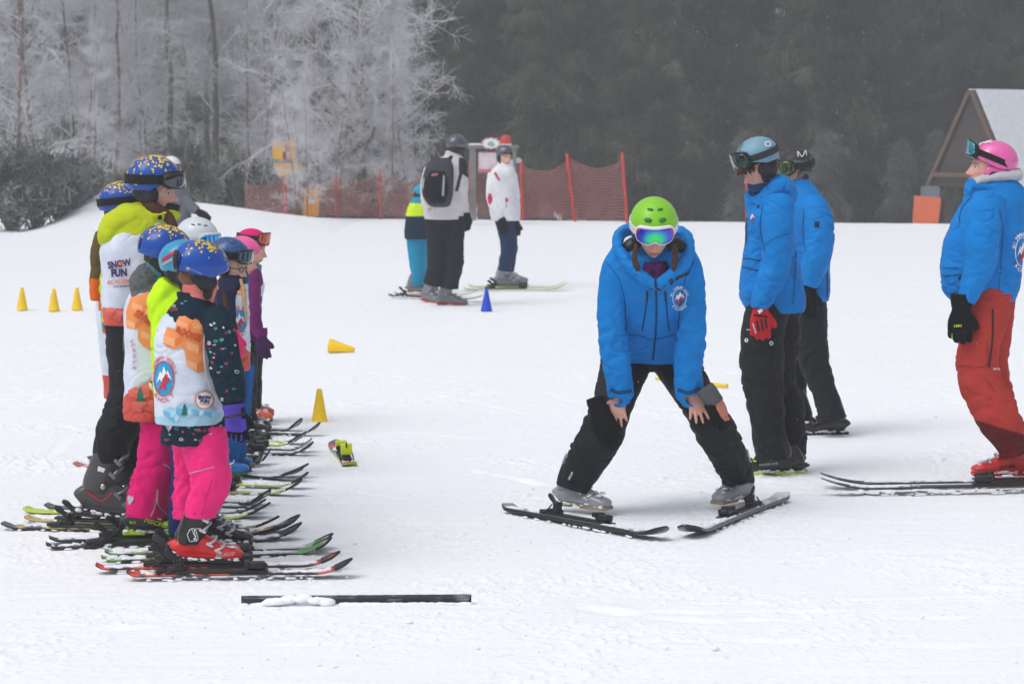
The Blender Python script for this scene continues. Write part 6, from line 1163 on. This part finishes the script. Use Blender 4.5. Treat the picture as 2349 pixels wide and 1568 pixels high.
# ---- remaining skis of the line
dk_ = (34, 35, 38)
for i, (ta, ti, rs, w_, tp, bd, gd, lab, bnd, bc) in enumerate([
    ((250, 1126), (617, 1128), .075, .085, (60, 62, 64), (200, 222, 60), dk_, 'dark ski with thin lime stripes, its raised tip level with the pink knees', .5, None),
    ((262, 1140), (600, 1142), .06, .085, (52, 54, 56), None, dk_, 'dark snowy ski just below the lime-striped one', .5, None),
    ((300, 1096), (704, 1088), .075, .075, (210, 226, 60), None, dk_, 'lime-topped ski with black tip, upper one of its pair', .42, (30, 31, 34)),
    ((290, 1112), (690, 1104), .075, .075, (210, 226, 60), None, dk_, 'lime-topped ski with black tip, lower one of its pair', .42, (30, 31, 34)),
    ((172, 1063), (704, 1068), .07, .075, (44, 46, 50), (200, 80, 70), dk_, 'dark ski with a red flash, whose tail shows far left', .62, (30, 31, 34)),
    ((207, 1049), (692, 1076), .07, .075, (70, 72, 76), None, dk_, 'dark grey ski just below the red-flashed one', .60, (30, 31, 34)),
    ((380, 1060), (620, 1034), .085, .075, (60, 64, 60), (120, 170, 80), dk_, 'short dark ski turned away at an angle, tip high', .55, (30, 31, 34)),
    ((372, 1072), (602, 1043), .075, .075, (60, 64, 60), None, dk_, 'second of the short dark skis turned at an angle', .55, (30, 31, 34)),
    ((420, 1016), (716, 1006), .08, .08, (92, 94, 98), None, None, 'grey ski in front of the yellow cone, upper one of its pair', .42, (30, 31, 34)),
    ((400, 1028), (716, 1018), .07, .075, (50, 52, 56), None, dk_, 'grey ski in front of the yellow cone, lower one of its pair', .42, (30, 31, 34)),
    ((430, 998), (700, 994), .065, .075, (204, 222, 60), (50, 52, 54), dk_, 'yellow and black ski under the pink-helmeted child, upper one', .45, (30, 31, 34)),
    ((420, 1004), (688, 1000), .07, .075, (204, 222, 60), None, dk_, 'yellow and black ski under the pink-helmeted child, lower one', .45, (30, 31, 34)),
    ((455, 972), (690, 964), .075, .085, (96, 98, 102), None, dk_, 'grey ski under the orange boots, farthest of the line', .42, (30, 31, 34)),
    ((450, 982), (732, 973), .075, .06, (50, 52, 56), None, dk_, 'thin dark ski whose tip overlaps the standing yellow cone', .36, (30, 31, 34))]):
    ski(ta, ti, rs, w=w_, base=(30, 31, 34), top=tp, band=bd, guard=gd, label=lab, bind=bnd, bcol=bc, seed=30 + i, sole=.27)
# ================================================================== cones, net, signs, hut
def cone(u, v, h, wb, wt, col, label, group='plastic marker cones on the snow', lying=None):
    p = G(u, v); mp = MP(p.y); g = Geo(); H_, rb, rt = h * mp, wb * mp / 2, wt * mp / 2; m = M('cone%s' % (col,), col, .45, var=.05)
    prof = [(rb * .995, .0), (rb, .004), (rb * .96, .012), (rb * .93 + rt * .07, H_ * .06), (rt * 1.02, H_ * .97), (rt * .9, H_), (rt * .7, H_), (rt * .7, H_ * .96), (rb * .88, .01), (rb * .9, 0)]
    n = 28; V = []; Fc = []
    for r, z in prof:
        for j in range(n): a = 2 * PI * j / n; V.append((r * math.cos(a), r * math.sin(a), z))
    for i in range(len(prof)):
        for j in range(n): k = (i + 1) % len(prof); Fc.append((i * n + j, i * n + (j + 1) % n, k * n + (j + 1) % n, k * n + j))
    if lying is None: Mx = Matrix.Translation(p + Vector((0, 0, gz1(p.x, p.y) - .002)))
    else: Mx = Matrix.Translation(p + Vector((0, 0, rb * .98))) @ Matrix.Rotation(lying, 4, 'Z') @ Matrix.Rotation(PI / 2 + .16, 4, 'Y')
    o = mesh('marker_cone', [Mx @ Vector(v_) for v_ in V], Fc, m, org=Mx.translation); tag(o, label, 'cone', group); return o
Y_ = (250, 208, 20)
cone(733, 966, 76, 38, 12, Y_, 'tall yellow cone standing beyond the children\'s ski tips'); cone(51, 710, 51, 26, 8, Y_, 'leftmost of the three distant yellow cones'); cone(124, 712, 51, 27, 8, Y_, 'middle one of the three distant yellow cones'); cone(177, 710, 51, 26, 8, Y_, 'rightmost of the three distant yellow cones, nearest the children'); cone(1116, 713, 51, 27, 7, (20, 72, 205), 'small blue cone near the boots of the backpack man')
cone(755, 808, 60, 33, 11, Y_, 'yellow cone lying on its side in the middle of the slope', lying=-.12)
a, b = G(1504, 871), G(1668, 890); V, Fc = loft([a + Vector((0, 0, .012)), b + Vector((0, 0, .018))], [.010, .015], [.010, .015], n=8, seg=12); tag(mesh('marker_pole', V, Fc, M('cone%s' % (Y_,)), org=a), 'yellow pole lying flat on the snow behind the bending instructor', 'pole')
# black mesh tube lying in front
a, b = G(554, 1384), G(1079, 1382); m = bpy.data.materials.new('black_mesh'); m.use_nodes = True; nt = m.node_tree; p = nt.nodes['Principled BSDF']; tc = nt.nodes.new('ShaderNodeTexCoord'); mpn = nt.nodes.new('ShaderNodeMapping'); mpn.inputs['Scale'].default_value = (1, 1, 1)
vo = nt.nodes.new('ShaderNodeTexVoronoi'); vo.inputs['Scale'].default_value = 150; vo.inputs['Randomness'].default_value = .15; nt.links.new(tc.outputs['Object'], vo.inputs['Vector']); nn = nt.nodes.new('ShaderNodeTexNoise'); nn.inputs['Scale'].default_value = 9; nt.links.new(tc.outputs['Object'], nn.inputs['Vector'])
mr = nt.nodes.new('ShaderNodeMapRange'); mr.inputs[1].default_value = .40; mr.inputs[2].default_value = .32; nt.links.new(vo.outputs['Distance'], mr.inputs[0]); m2 = nt.nodes.new('ShaderNodeMapRange'); m2.inputs[1].default_value = .45; m2.inputs[2].default_value = .62; nt.links.new(nn.outputs[0], m2.inputs[0]); mu = nt.nodes.new('ShaderNodeMath'); mu.operation = 'MULTIPLY'; nt.links.new(mr.outputs[0], mu.inputs[0]); nt.links.new(m2.outputs[0], mu.inputs[1])
mx = nt.nodes.new('ShaderNodeMix'); mx.data_type = 'RGBA'; mx.inputs[6].default_value = lin((32, 33, 38)); mx.inputs[7].default_value = lin((190, 195, 202)); nt.links.new(mu.outputs[0], mx.inputs[0]); nt.links.new(mx.outputs[2], p.inputs['Base Color']); p.inputs['Roughness'].default_value = .6
rt = .0175; V, Fc = loft([a + Vector((0, 0, rt * .95)), (a + b) / 2 + Vector((0, 0, rt)), b + Vector((0, 0, rt * 1.1))], [rt] * 3, [rt] * 3, n=60, seg=20, fold=.0015, fs=60); sl = mesh('mesh_pole', V, Fc, m, org=a); tag(sl, 'black mesh-covered pole lying in the foreground snow', 'pole')
mesh('end_rim', *loft([b + Vector((-.004, 0, rt)), b + Vector((.004, 0, rt))], [rt * 1.06] * 2, [rt * 1.06] * 2, n=4, seg=20), blk, sl)
Rn = random.Random(8); parts_ = []
for i in range(230):
    t = Rn.uniform(.10, .40) if i < 95 else Rn.uniform(.0, 1); q = a.lerp(b, t); r = Rn.uniform(.006, .018) if i < 95 else Rn.uniform(.006, .012); cen = 1 if i >= 95 else 1 - ((t - .25) / .17) ** 2
    parts_.append(ell(q + Vector((0, (-.022 if i >= 95 else Rn.uniform(-.05, .0)), (.024 * max(0, cen) if i < 95 else .0))), (r * Rn.uniform(1.1, 2.6), r * 1.1, r * (.9 if i < 95 else .8)), n=10, m=7))
V, Fc, _ = fuse(parts_, .0032, 1); tag(mesh('snow_drift', V, Fc, _m['snow'], org=a), kind='stuff', label='low ridge of loose snow half burying the black mesh pole', cat='snow')
# lone ski pointing away
o = ski((803, 1063), (771, 1010), .05, w=.095, base=(160, 200, 60), top=(92, 104, 140), band=(226, 90, 84), label='single ski pointing away from the camera with a neon yellow binding', group=None, bind=.45, bcol=(32, 33, 36), seed=77, sole=.2)
Rm = Matrix([list(o['_R'])[i * 4:i * 4 + 4] for i in range(4)]); L = o['_L']; [Geo().add(*b_).xf(Rm).mesh('binding_plate', M('neon', (210, 232, 30), .4), o) for b_ in (box((L * .45 + .14, 0, .065), (.02, .034, .022), .006), box((L * .45 - .16, 0, .075), (.012, .034, .034), .006))]
# safety net
netm = M('net_red', (255, 160, 156), .7); polem = M('pole_red', (206, 50, 48), .4)
nodes = [(560, 420, 480, 50.6), (654, 408, 490, 50.2), (771, 410, 494, 50), (872, 398, 496, 49.9), (990, 402, 497, 49.7), (1076, 386, 498, 49.5), (1197, 379, 499, 49), (1309, 364, 502, 48.5), (1431, 366, 506, 47.6)]
tops = [None, (651, 380), (771, 400), (872, 388), (988, 392), (1077, 368), (1195, 369), (1300, 352), (1427, 350)]; bots = [None, (657, 488), (772, 494), (873, 496), (991, 498), (1079, 500), (1199, 502), (1319, 507), (1439, 515)]
T = Lines(); root = empty('safety_net', W(1150, 500, 49.3)); tag(root, 'red safety netting strung on leaning poles at the end of the slope', 'net')
for i in range(len(nodes) - 1):
    (u0, t0, b0, Y0), (u1, t1, b1, Y1) = nodes[i], nodes[i + 1]; n = max(8, int(abs(u1 - u0) / (5.2 if u0 > 1100 else 5))); m_ = 18 if u0 > 1100 else 15
    Pg = np.zeros((n + 1, m_ + 1, 3))
    for a_ in range(n + 1):
        t = a_ / n; sag = 4 * t * (1 - t) * (22 if i > 5 else 12)
        for b_ in range(m_ + 1):
            s = b_ / m_; vt = t0 + (t1 - t0) * t + sag; vb = b0 + (b1 - b0) * t - sag * .15; Pg[a_, b_] = W(u0 + (u1 - u0) * t + 3 * s, vt + (vb - vt) * s + .8 * math.sin(a_ * .7 + b_), Y0 + (Y1 - Y0) * t + .12 * math.sin(t * PI) * math.sin(s * PI))
    for b_ in range(m_ + 1): T.poly(Pg[:, b_], .0042 if u0 > 1100 else .0026, .0042 if u0 > 1100 else .0026)
    for a_ in range(n + 1): T.poly(Pg[a_], .0018, .0018)
V, Fc = T.out(3); nm = mesh('netting', V, Fc, netm, root); tag(nm, kind='stuff')
for k in range(1, len(tops)):
    Yk = nodes[k][3]; A_, B_ = W(*tops[k], Yk), W(*bots[k], Yk - .1); mesh('net_pole', *loft([A_, B_ + (B_ - A_) * .08], [.028 if k > 5 else .016] * 2, [.028 if k > 5 else .016] * 2, n=5, seg=10), polem, root)
mesh('net_pole', *loft([W(1713, 395, 48), W(1712, 530, 48)], [.02] * 2, [.02] * 2, n=4, seg=8), polem, root)
# wooden notice stand
wood = M('weathered_wood', (128, 126, 122), .85, bump=.5, bscale=20, var=.2, vscale=3); Yw = 47; mp = MP(Yw); st = empty('notice_stand', W(1085, 497, Yw)); tag(st, 'grey wooden notice stand with a pink poster behind the girl in white', 'sign stand')
def wbox(u0, v0, u1, v1, Yc, th, mat, par, name, bev=.004): c_ = (W(u0, v0, Yc) + W(u1, v1, Yc)) / 2; c_.y = Yc; V, Fc = box(c_, (abs(u1 - u0) / 2 * MP(Yc), th, abs(v1 - v0) / 2 * MP(Yc)), bev); return mesh(name, V, Fc, mat, par, smooth=False)
wbox(1077, 336, 1092, 505, Yw, .06, wood, st, 'post'); wbox(1171, 340, 1184, 505, Yw, .06, wood, st, 'post'); wbox(1074, 333, 1190, 341, Yw - .002, .08, wood, st, 'crossbeam'); wbox(1075, 329, 1150, 333, Yw, .08, snowc, st, 'snow_cap')
po = wbox(1097, 349, 1140, 395, Yw - .02, .012, M('poster_pink', (222, 178, 196), .5, var=.12, vscale=6), st, 'poster'); wbox(1099, 351, 1138, 388, Yw - .035, .002, M('poster_pale', (226, 206, 214), .5, var=.2, vscale=5), po, 'poster_print', 0); wbox(1097, 389, 1140, 394, Yw - .036, .002, M('poster_rose', (214, 96, 130), .5), po, 'poster_border', 0)
ov = [(1126 + 22 * math.cos(a), 329 + 13.5 * math.sin(a)) for a in np.linspace(0, 2 * PI, 33)[:-1]]
def plate(poly, Yc, th, mat, par, name, **k):
    n = len(poly); V = [W(u, v, Yc) for u, v in poly] + [W(u, v, Yc) + Vector((0, th, 0)) for u, v in poly]; Fc = [tuple(range(n)), tuple(range(2 * n - 1, n - 1, -1))] + [(i, n + i, n + (i + 1) % n, (i + 1) % n) for i in range(n)]; return mesh(name, V, Fc, mat, par, smooth=False, **k)
so = plate(ov, Yw - .1, .02, M('sign_rim_red', (206, 96, 112), .5), st, 'oval_sign'); plate([(1126 + (u - 1126) * .86, 329 + (v - 329) * .82) for u, v in ov], Yw - .105, .004, white_p, so, 'sign_face'); plate([(1117, 333), (1121, 326), (1127, 323), (1133, 328), (1136, 334), (1128, 337)], Yw - .109, .003, M('sign_print', (150, 185, 180), .6), so, 'sign_print')
for k in range(20):
    a_ = 2 * PI * k / 20; 
    if k % 2: c_ = (1126 + 20.4 * math.cos(a_), 329 + 12.3 * math.sin(a_)); plate([(c_[0] - 1.3, c_[1] - 1.3), (c_[0] + 1.3, c_[1] - 1.3), (c_[0] + 1.3, c_[1] + 1.3), (c_[0] - 1.3, c_[1] + 1.3)], Yw - .106, .004, white_p, so, 'rim_square')
V, Fc = loft([W(1161, 309, Yw + .6), W(1161, 313, Yw + .6), W(1160, 322, Yw + .6), W(1160, 333, Yw + .6)], [.02, .075, .112, .118], [.02, .075, .112, .118], n=14, seg=18); cp = mesh('red_cap', V, Fc, M('cap_red', (206, 58, 48), .5), org=W(1160, 333, Yw + .6)); cp.name = 'padded_post'; tag(cp, 'red rounded cap of a padded post rising behind the notice stand', 'post'); mesh('post', *loft([W(1160, 331, Yw + .6), W(1160, 505, Yw + .6)], [.05] * 2, [.05] * 2, n=4, seg=12), wood, cp); mesh('band', *loft([W(1160, 330, Yw + .6), W(1160, 334, Yw + .6)], [.12] * 2, [.12] * 2, n=3, seg=18), white_p, cp)
ar = plate([(1172, 362), (1192, 362), (1198, 368), (1192, 374), (1172, 374)], Yw + .2, .02, M('arrow_white', (222, 224, 228), .5), None, 'arrow_sign', org=W(1180, 368, Yw + .2)); tag(ar, 'small white arrow board pointing right behind the girl in white', 'sign')
# yellow padded signs on a red pole
ym = M('pad_yellow', (240, 182, 52), .6, var=.12, vscale=3, bump=.3, bscale=12); Ys = 49.6; so = empty('marker_sign', W(653, 486, Ys)); tag(so, 'cluster of yellow boards on a red pole among the frosted trees', 'sign')
for q in ([(624, 326), (655, 323), (655, 348), (648, 350), (647, 367), (626, 364)], [(659, 325), (676, 321), (678, 366), (664, 367)], [(628, 376), (691, 373), (690, 402), (660, 400), (640, 406)]):
    plate(q, Ys, .10, ym, so, 'yellow_board')
mesh('pole', *loft([W(652, 318, Ys + .12), W(655, 490, Ys + .12)], [.03] * 2, [.03] * 2, n=4, seg=10), polem, so)
pd = plate([(700, 432), (732, 430), (730, 496), (694, 497), (697, 450)], 49.2, .22, M('pad_orange', (228, 156, 60), .6, var=.1, bump=.3, bscale=12), None, 'safety_pad', org=W(712, 496, 49.2)); tag(pd, 'yellow-orange safety pad standing at the foot of the frosted trees', 'pad'); plate([(708, 457), (722, 457), (722, 467), (708, 467)], 49.19, .006, M('pad_logo', (210, 212, 216), .6), pd, 'pad_label')
mt = plate([(2103, 450), (2159, 454), (2151, 524), (2098, 522)], 48.2, .3, M('mat_orange', (226, 112, 72), .6, var=.08, vscale=2, bump=.3, bscale=5), None, 'safety_mat', org=W(2128, 520, 48.2)); tag(mt, 'orange crash mat standing at the edge of the slope in front of the hut', 'mat')
# hut with a steep snowy roof
Yh = 58; mp = MP(Yh); pk = W(2250, 210, Yh); th = math.radians(40); gdir = Vector((math.cos(th), -math.sin(th), 0)).normalized(); rdir = Vector((math.sin(th), math.cos(th), 0)); hutm = M('hut_dark_board', (74, 66, 62), .85, bump=.4, bscale=6, var=.2, vscale=2, stretch=(8, 8, .4)); fas = M('hut_fascia', (112, 88, 74), .8, var=.12, vscale=3)
hw = 1.12; drop = 2.32; base = Vector((pk.x, pk.y, -2.4)); hut = empty('wooden_hut', base); tag(hut, 'dark wooden hut with steep snow-covered gable roof at the right edge', 'hut')
def slab(A_, B_, dirv, ln, t, mat, name, par, up=0):
    """roof slab: edge A-B on the gable, swept ln along dirv"""
    nrm = (B_ - A_).cross(dirv).normalized()
    if nrm.z < 0: nrm = -nrm
    q = [A_ + nrm * up, B_ + nrm * up]; V = q + [x + dirv * ln for x in q]; V = V + [v_ + nrm * t for v_ in V]; return mesh(name, V, [(0, 1, 3, 2), (4, 6, 7, 5), (0, 4, 5, 1), (2, 3, 7, 6), (0, 2, 6, 4), (1, 5, 7, 3)], mat, par, smooth=False)
Lf = pk - gdir * hw + Vector((0, 0, -drop)); Rt = pk + gdir * hw + Vector((0, 0, -drop))
s0 = -rdir * .5
for E_ in (Lf, Rt):
    rf = slab(pk + s0, E_ + s0, rdir, 7.5, .08, hutm, 'roof', hut); slab(pk + s0 + rdir * .12, E_ + s0 + rdir * .12, rdir, 7.3, .05, M('roof_snow', (236, 240, 246), .8, bump=.3, bscale=3), 'roof_snow', rf, up=.082)
    slab(pk + s0 - rdir * .05 + Vector((0, 0, -.04)), E_ + s0 - rdir * .05 + Vector((0, 0, -.04)), rdir, .048, .085, fas, 'barge_board', hut)
def quad(P_, mat, name): n = len(P_); V = P_ + [p_ + rdir * .1 for p_ in P_]; mesh(name, V, [tuple(range(n)), tuple(range(2 * n - 1, n - 1, -1))] + [(i, n + i, n + (i + 1) % n, (i + 1) % n) for i in range(n)], mat, hut, smooth=False)
quad([pk + s0 + rdir * .04 + Vector((0, 0, -.12)), Rt + s0 + rdir * .04 - gdir * .12 + Vector((0, 0, .06)), Lf + s0 + rdir * .04 + gdir * .12 + Vector((0, 0, .06))], hutm, 'gable_wall')
zb = -2.5
for s_ in (-1, 1): b0 = pk + gdir * hw * .72 * s_; V, Fc = box((b0.x, b0.y, (Lf.z + .1 + zb) / 2 + .2), (.09, .09, (Lf.z - zb) / 2 + .25), .01); mesh('post', V, Fc, hutm, hut, smooth=False)
V, Fc = box((0, 0, 0), (hw * .84, .04, .05), .01); Rz = Matrix.Rotation(-th, 4, 'Z'); mesh('tie_beam', [Rz @ Vector(v_) + Vector((pk.x, pk.y, Lf.z + .34)) - rdir * .58 for v_ in V], Fc, fas, hut, smooth=False)
V, Fc = box((0, 0, 0), (hw * .95, 2.6, 1.35), .01); mesh('back_wall', [Rz @ Vector(v_) + Vector((pk.x, pk.y, -1.2)) + rdir * 4.2 for v_ in V], Fc, M('hut_wall_grey', (62, 58, 58), .85, var=.3), hut, smooth=False)
cb = wbox(2117, 428, 2150, 470, 56.5, .3, M('cabinet_grey', (112, 122, 132), .6), None, 'cabinet'); tag(cb, 'blue-grey box standing by the hut above the orange mat', 'box')
# ------------------------------------------------------------------ haze
HZ = .0052
hm = bpy.data.materials.new('haze'); hm.use_nodes = True; nt = hm.node_tree
for n in list(nt.nodes):
    if n.type == 'BSDF_PRINCIPLED': nt.nodes.remove(n)
pv = nt.nodes.new('ShaderNodeVolumePrincipled'); pv.inputs['Color'].default_value = (.93, .95, 1, 1); pv.inputs['Density'].default_value = HZ; pv.inputs['Anisotropy'].default_value = .2
nt.links.new(pv.outputs[0], [n for n in nt.nodes if n.type == 'OUTPUT_MATERIAL'][0].inputs['Volume'])
V, Fc = box((0, 98, 11), (130, 104, 15)); o = mesh('haze', V, Fc, hm, smooth=False); tag(o, 'pale winter haze hanging over the slope and forest', 'haze', kind='stuff')
